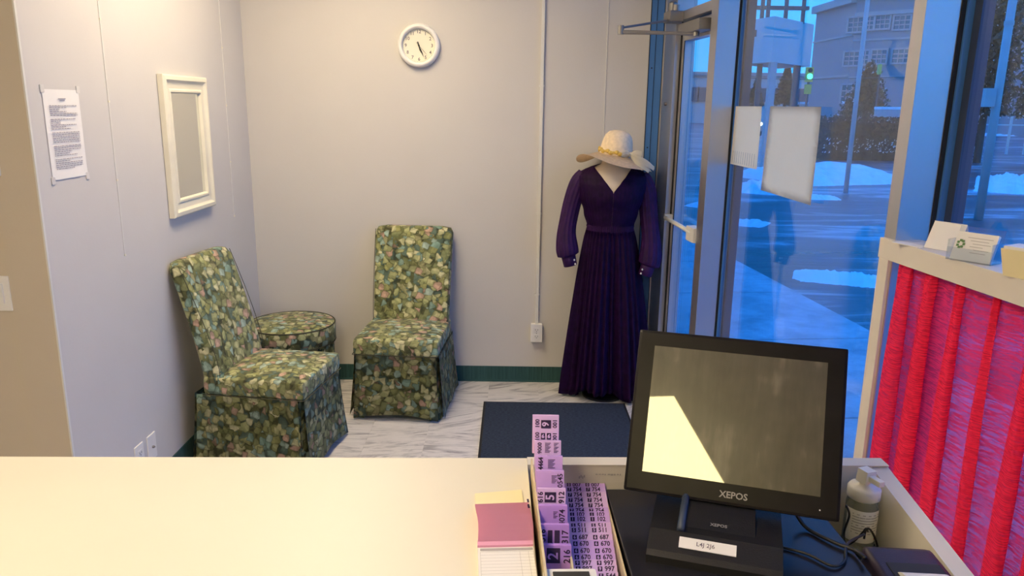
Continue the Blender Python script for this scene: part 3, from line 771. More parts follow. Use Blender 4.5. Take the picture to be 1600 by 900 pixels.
# ------------------------------------------------------------ reception counter
RIM = 1.07; WORK = .93
rc = thing('reception_counter', 'cream laminate reception counter with a sunken well at its right end', 'counter', (0, 1.286, 0), R(1.4))
# local: y=0 is the far edge, toward the camera negative
XB = .032   # right edge of raised top
obj('raised_top', bx(-2.1, XB, -1.0, 0, RIM-.032, RIM, bev=.0015), M['counter'], rc)
obj('front_panel', bx(-2.08, .66, -.030, -.012, 0, RIM-.032), M['counter_edge'], rc)
obj('support_panel', bx(XB-.02, XB, -.98, -.030, 0, RIM-.032), M['counter_edge'], rc)
obj('well_floor', bx(XB, .66, -.75, -.030, WORK-.025, WORK), M['work'], rc)
obj('well_back', bx(XB, .66, -.030, -.012, RIM-.032, RIM, bev=.001), M['counter_edge'], rc)
obj('well_back_cap', bx(XB, .69, -.031, -.000, RIM, RIM+.002), M['counter_edge'], rc)
b = bmesh.new(); prism(b, [(0, 0), (0, RIM-.002), (-.012, RIM+.001), (-.05, RIM-.006), (-.30, RIM-.045), (-.75, RIM-.12), (-.75, 0)], .66, .69, 'x')
obj('wing_panel', b, M['counter_edge'], rc)
def cl(x, y, z): # world->counter local
    v = Vector((x, y-1.286, z)); return Matrix.Rotation(-R(1.4), 3, 'Z') @ v
# faint pencilled scribble on the well back
b = bmesh.new(); rr = random.Random(5); MT = Matrix(((1, 0, 0, 0), (0, 0, -1, -.0312), (0, 1, 0, 0), (0, 0, 0, 1)))
for k in range(9): x = .155+k*.0055; quad(b, x, x+rr.uniform(.002, .005), RIM-.018+rr.uniform(-.001, .001), RIM-.0155, 0, MT)
for k in range(4): x = .125+k*.003; quad(b, x, x+.002, RIM-.025+.002*(k % 2), RIM-.020+.002*(k % 2), 0, MT)
obj('pencil_mark', b, M['ink_soft'], rc)

# cash drawer
dw = thing('cash_drawer', 'black metal cash drawer in the counter well, under the monitor', 'cash drawer', (.362, .95, WORK), R(1.4))
obj('body', bx(-.178, .176, -.20, .298, 0, .100, bev=.004), M['drawer'], dw)
obj('top_lip', bx(-.180, .178, -.20, .300, .094, .1015, bev=.002), M['drawer'], dw)
DT = WORK+.1015

# index card tray
tray = thing('ticket_tray', 'narrow pale wooden tray of two lanes between counter top and cash drawer', 'tray', (0, 0, 0))
def board(x0a, x1a, z1, y0=.88, y1=1.245, nm='side_board', dz=0):
    b = bmesh.new(); prism(b, [(y0, WORK), (y1, WORK), (y1, z1), (y0, z1+dz)], 0, .003, 'x')
    for v in b.verts:
        u = (v.co.y-y0)/(y1-y0); v.co.x += lerp(x1a, x0a, u)
    return obj(nm, b, M['wood_edge'], tray)
board(.0375, .050, RIM+.022, nm='side_board', y1=1.24)
board(.0900, .0925, RIM-.018, nm='divider')
board(.170, .1745, RIM-.045, nm='side_board')
obj('tray_floor', bx(.040, .174, .88, 1.245, WORK, WORK+.004), M['wood_edge'], tray)

# big numbered tags, first lane
def lane1(i, py_top, py_bot, Y, mats, content, h=None):
    xm_t = lerp(853, 872, (py_top-650)/240); Pt = aty(xm_t, py_top, Y); 
    t = thing('numbered_tag_pack', content[0], 'ticket pack', (Pt.x, Y, Pt.z-.06), R(0), None)
    Pb = aty(lerp(853, 872, (py_bot-650)/240), py_bot, Y-.004)
    H = Pt.z-Pb.z+.018; w = .0225
    MX = Matrix.Translation((0, 0, .06)) @ Matrix.Rotation(R(-16), 4, 'X')
    b = bmesh.new()
    box(b, -w, w, 0, .011, -H, 0, bev=.0006, M=MX)
    obj('card_stack', b, M[mats], t)
    bp = bmesh.new(); F = MX @ Matrix(((1, 0, 0, 0), (0, 0, -1, -.0006), (0, 1, 0, 0), (0, 0, 0, 1)))
    for s, sz, x, z, rot, bold, inv in content[1]:
        add_text(bp, s, sz, F @ Matrix.Translation((x, z, .0004 if inv else 0)) @ Matrix.Rotation(R(rot), 4, 'Z'), bold)
    obj('print', bp, M['ink'], t)
    if len(content) > 2:
        bp = bmesh.new()
        for x0, x1, z0, z1 in content[2]: quad(bp, x0, x1, z0, z1, .0002, F)
        obj('print_block', bp, M['ink'], t)
        bp = bmesh.new()
        for s, sz, x, z, rot in content[3]: add_text(bp, s, sz, F @ Matrix.Translation((x, z, .0006)) @ Matrix.Rotation(R(rot), 4, 'Z'), .0004)
        obj('number_print', bp, M[mats], t)
    return t
def sm(x, z, n=6, L=.013):
    r = []
    for k in range(n): r.append((x-L/2, x+L/2-.002*(k % 3), z-k*.0022, z-k*.0022+.0009))
    return r
lane1(0, 649, 690, 1.215, 'purple2', ('purple ticket pack with a boxed 9, the tallest and farthest in its lane', [('100', .010, -.014, -.014, 90, .0002, 0), ('100', .010, -.014, -.036, 90, .0002, 0), ('001', .010, .016, -.014, 90, .0002, 0), ('001', .010, .016, -.036, 90, .0002, 0)], [(-.008, .009, -.022, -.008), (-.008, -.001, -.041, -.030), (.002, .009, -.041, -.030)], [('9', .016, 0, -.015, 90), ('6', .009, -.0045, -.0355, 0), ('6', .009, .0055, -.0355, 0)]))
lane1(1, 689, 713, 1.190, 'purple2', ('purple ticket pack numbered 9000, second from the far end', [('9000', .0095, -.0135, -.012, 90, .0002, 0)], sm(.0, -.004, 8, .010)+sm(.014, -.004, 8, .008), []))
lane1(2, 713, 736, 1.160, 'purple', ('purple ticket pack numbered 4464 behind a darker blank pack', [('4464', .0105, -.0135, -.012, 90, .0004, 0)], sm(.004, -.006, 7, .012), []))
lane1(3, 736, 766, 1.130, 'purple', ('mid purple ticket pack with 0545 printed at its right edge', [('0545', .0115, .0165, -.015, 90, .0002, 0)], sm(.007, -.008, 6, .010), []))
lane1(4, 764, 790, 1.100, 'purple2', ('pale ticket pack with a large boxed 5 and 912', [('912', .0125, .016, -.013, 90, .0003, 0), ('616', .0115, -.0175, -.013, 90, .0003, 0)], [(-.011, .007, -.021, -.005)], [('5', .019, -.002, -.013, 90)]))
lane1(5, 790, 822, 1.068, 'purple3', ('darker violet ticket pack numbered 4074 behind a black barred pack', [('4074', .0125, .0145, -.018, 90, .0002, 0)], sm(.004, -.010, 5, .007), []))
lane1(6, 820, 856, 1.036, 'purple3', ('dark violet ticket pack with a black bar and 317', [('317', .0135, .0165, -.018, 90, .0003, 0), ('516', .0125, -.0175, -.016, 90, .0003, 0)], [(-.010, -.003, -.028, -.008), (0, .008, -.028, -.008)], []))
lane1(7, 852, 892, 1.006, 'purple3', ('dark violet ticket pack with a boxed 2 and 216', [('216', .0135, .0165, -.016, 90, .0003, 0)], [(-.014, .006, -.026, -.004)], [('2', .021, -.004, -.0155, 90)]))

# small numbered cards, second lane
cards = [('007', 750)]+[('007', 757)]+[('754', 764+8.2*i) for i in range(5)]+[('102', 803), ('102', 810)]+[('511', 820), ('511', 827)]+[('687', 838)]+[('670', 848), ('670', 859), ('670', 869)]+[('997', 878), ('997', 887)]+[('544', 898)]
cnt = {}; order = ['first', 'second', 'third', 'fourth', 'fifth']; tot = {}
for c, _ in cards: tot[c] = tot.get(c, 0)+1
shades = ['purple', 'purple2']
LAB = ['farthest numbered card of its lane, printed 007 twice, against the well back', 'card with 007 half hidden, wedged between the farthest card and the 754 group',
 'topmost of the five cards printed 754, right behind it stand the 007 cards', 'second of the 754 cards counted from the 007 cards', 'middle one of the five cards printed 754', 'fourth of the 754 cards, second before the 102 cards', 'last of the 754 cards, mostly hidden by the 102 card in front',
 'fully readable card printed 102 twice, in front of the 754 group', 'half hidden card with 102, directly behind the 511 card',
 '511 card whose figures show whole, the one touching the 102 cards', 'half hidden second 511 card, directly behind the 687 card', 'single card printed 687 twice between the 511 and 670 cards',
 'farthest of the three cards printed 670, touching the 687 card', 'centre one of the three cards printed 670', 'nearest of the three cards printed 670, just behind the 997 cards',
 '997 card standing clear between the three 670 cards and the bottom edge', 'half hidden nearer 997 card, directly behind the last card', 'nearest card of the lane, printed 544, cut by the bottom edge of the picture']
for i, (num, py) in enumerate(cards):
    k = cnt.get(num, 0); cnt[num] = k+1
    ztop = lerp(1.038, 1.020, i/17)
    xl, xr = lerp(876, 897, (py-750)/150), lerp(944, 966, (py-750)/150)
    P = atz((xl+xr)/2, py-4, ztop)
    lab = LAB[i]
    t = thing('numbered_card', lab, 'card', tuple(P), R(1.4), 'small numbered cards in the right lane')
    w = (P-atz(xl, py-4, ztop)).length
    MX = Matrix.Rotation(R(-42), 4, 'X')
    b = bmesh.new(); box(b, -w, w, 0, .0014, -.030, 0, M=MX); box(b, -w+.006, w-.006, 0, .0013, -.06, -.03, M=MX)
    obj('card', b, M[shades[(i*7//3) % 2]], t)
    F = MX @ Matrix(((1, 0, 0, 0), (0, 0, -1, -.0003), (0, 1, 0, 0), (0, 0, 0, 1)))
    bp = bmesh.new()
    for x in (-.012, .022): add_text(bp, num, .0100, F @ Matrix.Translation((x, -.0055, 0)), .00025)
    for x in (-.026, .0075): quad(bp, x-.0035, x+.0035, -.009, -.002, 0, F)
    obj('number_print', bp, M['ink'], t)
    bp = bmesh.new()
    for x in (-.026, .0075): add_text(bp, num[0], .007, F @ Matrix.Translation((x, -.0055, .0002)), .0002)
    obj('boxed_digit', bp, M[shades[(i*7//3) % 2]], t)

# receipt book
rb = atz(790, 860, RIM)
t = thing('receipt_book', 'open receipt pad with pink and yellow sheets on the counter top', 'receipt book', (0, 0, RIM))
A = [atz(x, y, RIM) for x, y in ((748, 905), (838, 905), (832, 848), (746, 850))]
def slab(b, pts, z0, z1, dy=0):
    a = [b.verts.new((p.x, p.y, z0)) for p in pts]; c = [b.verts.new((p.x, p.y, z1)) for p in pts]
    b.faces.new(a[::-1]); b.faces.new(c)
    for i in range(4): j = (i+1) % 4; b.faces.new((a[i], a[j], c[j], c[i]))
A[0] = A[0]+(A[0]-A[3])*.9; A[1] = A[1]+(A[1]-A[2])*.9
b = bmesh.new(); slab(b, A, 0, .009); obj('form_pages', b, M['paper'], t)
O, Ux, Uy = A[3], (A[2]-A[3]), (A[0]-A[3])
Hh = Uy.length
b = bmesh.new(); ex = Ux.normalized(); wd = Ux.length
def pq(u0, u1, v0, v1, z): 
    p = [O+Ux*u+Uy.normalized()*v for u, v in ((u0, v1), (u1, v1), (u1, v0), (u0, v0))]; vs_ = [b.verts.new((q_.x, q_.y, z)) for q_ in p]; b.faces.new(vs_)
for k in range(14): pq(.04, .97, .036+k*.0075, .0364+k*.0075, .0095)
for u in (.04, .73, .88, .97): pq(u, u+.004, .036, .15, .0095)
pq(.04, .97, .027, .033, .0095); pq(.19, .24, .013, .018, .0095); pq(.14, .25, .020, .0215, .0095)
obj('form_lines', b, M['ink_soft'], t)
Bk = [atz(x, y, RIM+.010) for x, y in ((746, 851), (833, 849), (828, 779), (744, 782))]
b = bmesh.new(); rows = []
for j in range(9):
    v = j/8; l = Bk[0].lerp(Bk[3], v); r_ = Bk[1].lerp(Bk[2], v); rows.append([(l.lerp(r_, u/6).x+.002*math.sin(v*5), l.lerp(r_, u/6).y, lerp(.0095, .0035, v**2)+.007*math.sin(PI*v)*(1-.2*u/6)) for u in range(7)])
grid(b, rows); bmesh.ops.solidify(b, geom=b.faces[:], thickness=.002); obj('pink_sheets', b, M['pink_sheet'], t)
Bs = [atz(x, y, RIM+.014) for x, y in ((746, 851), (833, 849), (833, 843), (746, 845))]
b = bmesh.new(); slab(b, Bs, .009, .0125); obj('tear_strip', b, M['pink_sheet'], t)
By = [atz(x, y, RIM+.003) for x, y in ((744, 800), (820, 796), (815, 765), (742, 771))]
b = bmesh.new(); slab(b, By, 0, .003); obj('yellow_sheets', b, M['yellow_sheet'], t)
b = bmesh.new(); sA_ = [atz(x, y, RIM+.02) for x, y in ((824, 785), (827, 785), (826, 780), (823, 780))]; slab(b, sA_, .020, .0205); slab(b, [atz(x, y, RIM+.02) for x, y in ((825, 792), (828, 792), (827, 788), (824, 788))], .018, .0205); obj('staples', b, M['ink'], t)

# card terminal peeking in at the bottom edge
ct = atz(885, 915, 1.085)
t = thing('card_terminal', 'white edged handheld terminal at the bottom edge beside the tickets', 'terminal', (.086, .885, WORK+.001), R(2))
obj('shell', bx(-.037, .037, -.13, .045, 0, .150, bev=.006), M['plate'], t)
obj('display', bx(-.024, .026, -.10, .034, .1495, .152, bev=.001), M['slot'], t)

# ------------------------------------------------------------ POS monitor
mon = thing('touch_monitor', 'black square touch screen monitor on a stand on the cash drawer', 'monitor', (.327, 1.08, DT), -.289)
# local frame of the head: centre relative to world
yaw = -.289; tilt = .441
cw = Vector((.3645, 1.154, 1.2068)); MW, MH = .333, .270
Rz = Matrix.Rotation(yaw, 4, 'Z'); 
loc = (Rz.inverted() @ (cw-Vector((.327, 1.08, DT))).to_4d()).to_3d()
HM = Matrix.Translation(loc) @ Matrix.Rotation(-tilt, 4, 'X')    # x right, z up in the screen plane, -y toward viewer
def part(nm, b, m, parent=mon, mx=HM, smooth=False): o = obj(nm, b, m, parent, smooth); o.matrix_local = mx; return o
b = bmesh.new(); box(b, -MW/2, MW/2, 0, .022, -MH/2, MH/2, bev=.005); hs = part('housing', b, M['bezel'])
b = bmesh.new(); box(b, -MW/2+.03, MW/2-.03, .022, .045, -MH/2+.03, MH/2-.04, bev=.006); part('rear_cover', b, M['black'])
b = bmesh.new(); box(b, -MW/2+.028, MW/2-.030, -.0008, .002, -MH/2+.034, MH/2-.026); part('screen', b, M['screen'])
b = bmesh.new(); MT = Matrix(((1, 0, 0, 0), (0, 0, -1, -.0007), (0, 1, 0, 0), (0, 0, 0, 1)))
add_text(b, 'XEPOS', .0145, MT @ Matrix.Translation((.008, -MH/2+.016, 0)), .0003); part('logo', b, M['logo'])
b = bmesh.new()
lathe(b, [(.0012, 0), (.0012, .0006)], 8, (.137, 0, 0))
bmesh.ops.rotate(b, cent=(0, 0, 0), matrix=Matrix.Rotation(R(90), 3, 'X'), verts=b.verts)
for v in b.verts: v.co.z += -MH/2+.014
part('indicator', b, M['paper'])
# base and neck (mon local: base front edge at y=-0.06)
def base_prof(b, x0, x1):
    prism(b, [(-.088, 0), (-.088, .012), (-.080, .018), (-.045, .034), (.06, .040), (.075, .036), (.078, 0)], x0, x1, 'x')
b = bmesh.new(); base_prof(b, -.098, .098); o = obj('base', b, M['black'], mon)
b = bmesh.new(); prism(b, [(-.040, .032), (.015, .046), (.050, .058), (.088, .13), (.12, .13), (.095, .03)], -.050, .058, 'x'); obj('neck', b, M['black'], mon)
b = bmesh.new(); tube(b, [(-.052, -.045, .037), (-.051, .0, .046), (-.050, .055, .064)], .006, 10); obj('neck_trim', b, M['alu_dark'], mon, True)
a_ = math.atan2(.090, .026)
NM = Matrix.Translation((0, -.0335, .0705)) @ Matrix.Rotation(a_, 4, 'X')
b = bmesh.new(); add_text(b, 'XEPOS', .0085, Matrix.Translation((-.002, -.0, .0016)), .0002); bmesh.ops.transform(b, matrix=Matrix.Translation((.006, -.018, .0378)) @ Matrix.Rotation(R(14.3), 4, 'X'), verts=b.verts); obj('neck_logo', b, M['logo'], mon)
BM_ = Matrix.Translation((-.010, -.0625, .0268)) @ Matrix.Rotation(math.atan2(.016, .035), 4, 'X')
b = bmesh.new(); box(b, -.042, .042, -.0095, .0095, -.0005, .0008, M=BM_); sk = obj('sticker', b, M['paper'], mon)
b = bmesh.new(); add_text(b, 'L4J 2J6', .0100, BM_ @ Matrix.Translation((-.003, 0, .0014)), .0001); obj('sticker_print', b, M['ink_grey'], sk)

# ------------------------------------------------------------ bottle, printer, cables
t = thing('pump_bottle', 'clear sanitizer bottle with white pump in the corner of the well', 'bottle', (.622, 1.215, WORK), R(20))
b = bmesh.new(); lathe(b, [(.024, 0), (.027, .004), (.027, .100), (.024, .112), (.018, .118)], 32); obj('bottle_body', b, M['liquid'], t, True)
b = bmesh.new(); lathe(b, [(.022, .108), (.0275, .112), (.0275, .128), (.024, .133), (.010, .136), (.009, .138)], 32); obj('collar', b, M['plate'], t, True)
b = bmesh.new(); tube(b, [(0, 0, .13), (0, 0, .158)], .009, 12)
prism(b, [(-.012, .140), (.012, .144), (.010, .163), (-.010, .163)], -.012, .010, 'y')
box(b, -.006, .006, -.036, -.006, .146, .156, bev=.002); obj('pump_head', b, M['plate'], t)
b = bmesh.new(); rows = [[(.0276*math.cos(a), .0276*math.sin(a), z) for a in [R(170+i*10) for i in range(19)]] for z in (.035, .095)]; grid(b, rows); lb = obj('label', b, M['paper'], t, True)
b = bmesh.new()
for k in range(8):
    a0, a1 = R(195), R(325-(k*37) % 50); n = 6
    rows = [[(.0279*math.cos(lerp(a0, a1, i/n)), .0279*math.sin(lerp(a0, a1, i/n)), z) for i in range(n+1)] for z in (.052+k*.005, .0535+k*.005)]; grid(b, rows)
obj('label_print', b, M['ink_soft'], lb)
b = bmesh.new(); rows = [[(.0280*math.cos(a), .0280*math.sin(a), z) for a in (R(285), R(293), R(300))] for z in (.040, .046)]; grid(b, rows); obj('label_mark', b, M['red_dot'], lb)

t = thing('receipt_printer', 'dark purple black receipt printer in the well beside the wing panel', 'printer', (.597, .985, WORK), R(-4))
b = bmesh.new(); box(b, -.052, .052, -.15, .072, 0, .112, bev=.010); obj('housing', b, M['printer'], t, True)
b = bmesh.new(); box(b, -.034, .044, -.04, .026, .109, .1135, bev=.002); obj('paper_bay', b, M['slot'], t)
b = bmesh.new(); rows = []
for i in range(17):
    a = R(-100+i*14); rows.append([(x, -.030+.036*math.sin(a), .100+.024*math.cos(a)) for x in (-.027, .038)])
g = grid(b, rows); b.faces.new([r_[0] for r_ in g]); b.faces.new([r_[1] for r_ in g][::-1]); pr_ = obj('paper_roll', b, M['paper'], t)

def cable(name, label, pts, r):
    b = bmesh.new(); tube(b, spline(pts, 8), r, 8); o = obj(name, b, M['cable'], None, True); tag(o, label, 'cable', None); return o
def dz(x, y, z): p_ = atz(x, y, z); return (p_.x, p_.y, p_.z)
cable('black_cable', 'thin black cable looping from the monitor neck over the drawer', [dz(1180, 800, 1.07), dz(1182, 838, DT+.02), dz(1215, 853, DT+.004), dz(1260, 865, DT+.004), dz(1300, 884, DT+.004), dz(1320, 876, DT+.004), dz(1324, 850, DT+.004), dz(1350, 835, DT-.01)], .0022)
cable('black_cable', 'thick black cable running from behind the screen to the printer', [dz(1245, 805, DT+.02), dz(1262, 826, DT+.005), dz(1300, 846, DT+.005), dz(1335, 860, DT+.006), dz(1352, 872, DT+.012)], .0032)
cable('black_cable', 'thin black cable beside the pump bottle', [dz(1322, 790, 1.06), dz(1327, 805, 1.03), dz(1319, 832, .99), dz(1322, 850, .96), dz(1334, 846, .97), dz(1348, 832, .99), dz(1354, 826, 1.0), dz(1358, 838, .97), dz(1366, 852, .95)], .0018)
cable('black_cable', 'thin black cable curling down behind the printer', [dz(1350, 842, .985), dz(1353, 828, 1.0), dz(1359, 827, 1.0), dz(1366, 838, .98), dz(1372, 856, .95)], .0018)

# ------------------------------------------------------------ things on the shelf cap
def capz(px, py, dz_=0): return atz(px, py, PZ+dz_)
c1 = capz(1468, 391); 
t = thing('folded_card', 'blank white folded card standing at the left end of the shelf cap', 'card', (c1.x, c1.y, PZ), R(-58))
b = bmesh.new(); 
for s, L_ in ((1, .06),):
    pass
f1 = Matrix.Rotation(R(-28), 4, 'X')
box(b, -.043, .043, 0, .0012, 0, .078, M=Matrix.Translation((0, -.0, .001)) @ f1); obj('front_leaf', b, M['paper'], t)
b = bmesh.new(); box(b, -.043, .043, 0, .0012, 0, .076, M=Matrix.Translation((0, .066, .001)) @ Matrix.Rotation(R(24), 4, 'X')); obj('back_leaf', b, M['paper'], t)
c2 = capz(1425, 383)
t = obj('flat_card', bx(-.050, .040, -.018, .018, 0, .0015), M['paper']); t.location = (c2.x, c2.y, PZ); t.rotation_euler = (0, 0, R(-65)); tag(t, 'white card lying flat on the cap against the mullion', 'card')
c3 = capz(1520, 408)
t = thing('card_holder', 'clear acrylic holder with a stack of business cards on the cap', 'card holder', (c3.x, c3.y, PZ), R(-55))
b = bmesh.new(); box(b, -.052, .052, -.028, -.026, .0, .032, M=None); box(b, -.052, .052, -.028, .03, 0, .002); box(b, -.052, -.050, -.028, .03, 0, .05); box(b, .050, .052, -.028, .03, 0, .05)
box(b, -.052, .052, .0, .002, 0, .085, M=Matrix.Translation((0, -.002, 0)) @ Matrix.Rotation(R(-22), 4, 'X')); obj('acrylic_shell', b, M['acrylic'], t)
st = thing('business_cards', 'printed business cards with a small plant mark in the acrylic holder', 'cards', (c3.x, c3.y, PZ+.002), R(-55))
MX = Matrix.Translation((0, -.020, 0)) @ Matrix.Rotation(R(-24), 4, 'X')
b = bmesh.new(); box(b, -.047, .047, 0, .010, 0, .072, M=MX); obj('card_block', b, M['paper'], st)
b = bmesh.new(); F = MX @ Matrix(((1, 0, 0, 0), (0, 0, -1, -.0006), (0, 1, 0, 0), (0, 0, 0, 1)))
for k, (x0, x1) in enumerate(((-.02, .038), (-.012, .03), (-.005, .036), (-.01, .02), (-.0, .035), (-.006, .03))): quad(b, x0, x1, .058-k*.0075, .0592-k*.0075, 0, F)
obj('print', b, M['ink_soft'], st)
b = bmesh.new()
for k in range(7): a = k*.9; quad(b, -.032+.007*math.cos(a)-.003, -.032+.007*math.cos(a)+.003, .040+.009*math.sin(a)-.003, .040+.009*math.sin(a)+.003, .0001*k, F)
obj('plant_mark', b, M['green_mark'], st)
c4 = capz(1594, 432)
t = thing('card_box', 'pale yellow box of slips at the right end of the shelf cap', 'box', (c4.x+.012, c4.y-.025, PZ), R(-60))
b = bmesh.new()
a = [(-.052, -.022, 0), (.052, -.022, 0), (.052, .03, 0), (-.052, .03, 0)]; c = [(-.060, -.034, .062), (.060, -.034, .062), (.060, .036, .062), (-.060, .036, .062)]
grid(b, [a, c], True); b.faces.new([v for v in b.verts][:4][::-1]); obj('tray_body', b, M['yellow_sheet'], t)
obj('slips', bx(-.056, .056, -.030, .032, .045, .068), M['paper'], t)

# ------------------------------------------------------------ sheets taped to window_1
def taped(pxs, name, label, curl, grid_print=False):
    pts = []
    for (x, y) in pxs:
        d = ray(x, y); n_ = Vector((math.cos(WA), math.sin(WA), 0)); P = CAM+d*((Vector((WX0, 0, 0))+n_*.112-CAM).dot(n_)/d.dot(n_)); pts.append(P)
    tl, tr_, br, bl = pts; n_ = Vector((math.cos(WA), math.sin(WA), 0)); O = (tl+tr_+br+bl)/4
    t = thing(name, label, 'paper', tuple(O)); b = bmesh.new(); rows = []
    for j in range(11):
        v = j/10; rows.append([((tl.lerp(tr_, u/8)).lerp(bl.lerp(br, u/8), v)-O)-n_*(.001+curl*v*v*(.4+.6*u/8)) for u in range(9)])
    grid(b, rows); bmesh.ops.solidify(b, geom=b.faces[:], thickness=.0006); obj('sheet', b, M['sheet'], t, True)
    if grid_print:
        b = bmesh.new()
        for k in range(11):
            u = .08+k*.08; rows = [[((tl.lerp(tr_, uu)).lerp(bl.lerp(br, uu), v)-O)-n_*(.0022+curl*v*v) for uu in (u, u+.012)] for v in (.76, .97)]; grid(b, rows)
        obj('faint_print', b, M['ink_soft'], t)
taped([(1150, 166), (1191, 166), (1184, 265), (1142, 256)], 'taped_sheet', 'smaller white sheet with tear-off tabs taped to the window glass', .004, True)
taped([(1204, 166), (1284, 167), (1270, 321), (1190, 297)], 'taped_sheet', 'larger blank white sheet taped to the window, nearer the mullion', .008)

# ------------------------------------------------------------ outside
GZ = -.10
gr = tag(obj('ground_lot', bx(-40, 120, 4.9, 200, GZ-.3, GZ), M['asphalt']), kind='structure')
b = bx(1.45, 120, -30, 4.9, GZ-.3, GZ); tag(obj('ground_side', b, M['asphalt']), kind='structure')
wk = struct('sidewalk', (WX0, 0, 0), WA)
for k in range(14):
    o = obj('paving_slab', bx(.16, 2.15, -2+k*1.5+.006, -2+(k+1)*1.5-.006, GZ, -.02, bev=.008), M['walk'], wk)
tag(wk, kind='structure')
def snowbank(px0, py0, px1, py1, depth, h, seed, label, nx=60, ny=14):
    A = atz(px0, py0, GZ); B_ = atz(px1, py1, GZ); rr = random.Random(seed); ax = (B_-A); n_ = Vector((-ax.y, ax.x, 0)).normalized()
    if n_.y < 0: n_ = -n_
    b = bmesh.new(); rows = []
    hs_ = [rr.uniform(.5, 1.1) for _ in range(nx+1)]; hs_ = [(hs_[max(0, i-1)]+hs_[i]+hs_[min(nx, i+1)])/3 for i in range(nx+1)]
    for j in range(ny+1):
        v = j/ny; rows.append([])
        for i in range(nx+1):
            u = i/nx; e = math.sin(PI*min(1, max(0, u)))**.35
            p = A+ax*u+n_*(v*depth+rr.uniform(-.04, .04)*depth*.3)
            z = GZ-.02+h*hs_[i]*math.sin(PI*v)**.8*e+rr.uniform(-1, 1)*h*.07
            rows[-1].append((p.x, p.y, z if 0 < j < ny else GZ-.02))
    grid(b, rows); o = obj('snow_bank', b, M['snow'], None, True); tag(o, label, 'snow'); return o
snowbank(1255, 292, 1445, 287, 3.6, .50, 1, 'long bright ploughed snow bank in front of the brown hedge')
snowbank(1130, 300, 1215, 306, 2.2, .25, 2, 'flat patch of snow on the lot, seen behind the larger taped sheet')
snowbank(1240, 312, 1320, 314, .9, .10, 3, 'thin ridge of slush crossing the lot beyond the sheet')
snowbank(1060, 322, 1110, 328, 1.0, .10, 4, 'thin slush ridge on the lot seen through the door glass')
snowbank(1135, 352, 1190, 357, .8, .10, 5, 'small snow patch beside the sidewalk below the smaller sheet')
snowbank(1235, 440, 1400, 455, .8, .10, 6, 'crumbled slush heap along the sidewalk edge near the mullion')
snowbank(1520, 300, 1720, 312, 5.5, .35, 7, 'broad snow verge around the pale pole in the right window')
snowbank(1480, 212, 1720, 214, 3, .4, 8, 'distant snowy strip beyond the road in the right window')
# planting islands in the right verge
# hedge
def leafy(b, n, fn, size, rr):
    for _ in range(n):
        c = Vector(fn(rr)); a = Vector((rr.gauss(0, 1), rr.gauss(0, 1), rr.gauss(0, 1))).normalized(); u = a.orthogonal().normalized(); v = a.cross(u)
        s = size*rr.uniform(.5, 1.3); b.faces.new([b.verts.new(c+u*s), b.verts.new(c+v*s*.7), b.verts.new(c-u*s*.8-v*s*.3)])
rr = random.Random(11)
HA = atz(1275, 254, GZ); HB = atz(1470, 252, GZ); HA = aty(1280, 252, HA.y+1.5); HB = aty(1500, 250, HA.y+.5)
b = bmesh.new(); hgh = 2.0
box(b, HA.x, HB.x, HA.y, HA.y+1.4, GZ, 1.25)
leafy(b, 5200, lambda r: (r.uniform(HA.x-.15, HB.x+.2), HA.y+r.uniform(-.2, .6), GZ+r.random()**.8*1.55), .10, rr)
tag(obj('hedge', b, M['hedge'], None, False, False), 'dense leafless brown hedge behind the snow bank', 'hedge')
b = bmesh.new(); leafy(b, 260, lambda r: (r.uniform(HA.x, HB.x), HA.y-.24, GZ+.3+r.random()*.5), .05, rr); tag(obj('frost', b, M['snow'], None, False, False), 'specks of snow caught low in the hedge', 'snow', kind='stuff')

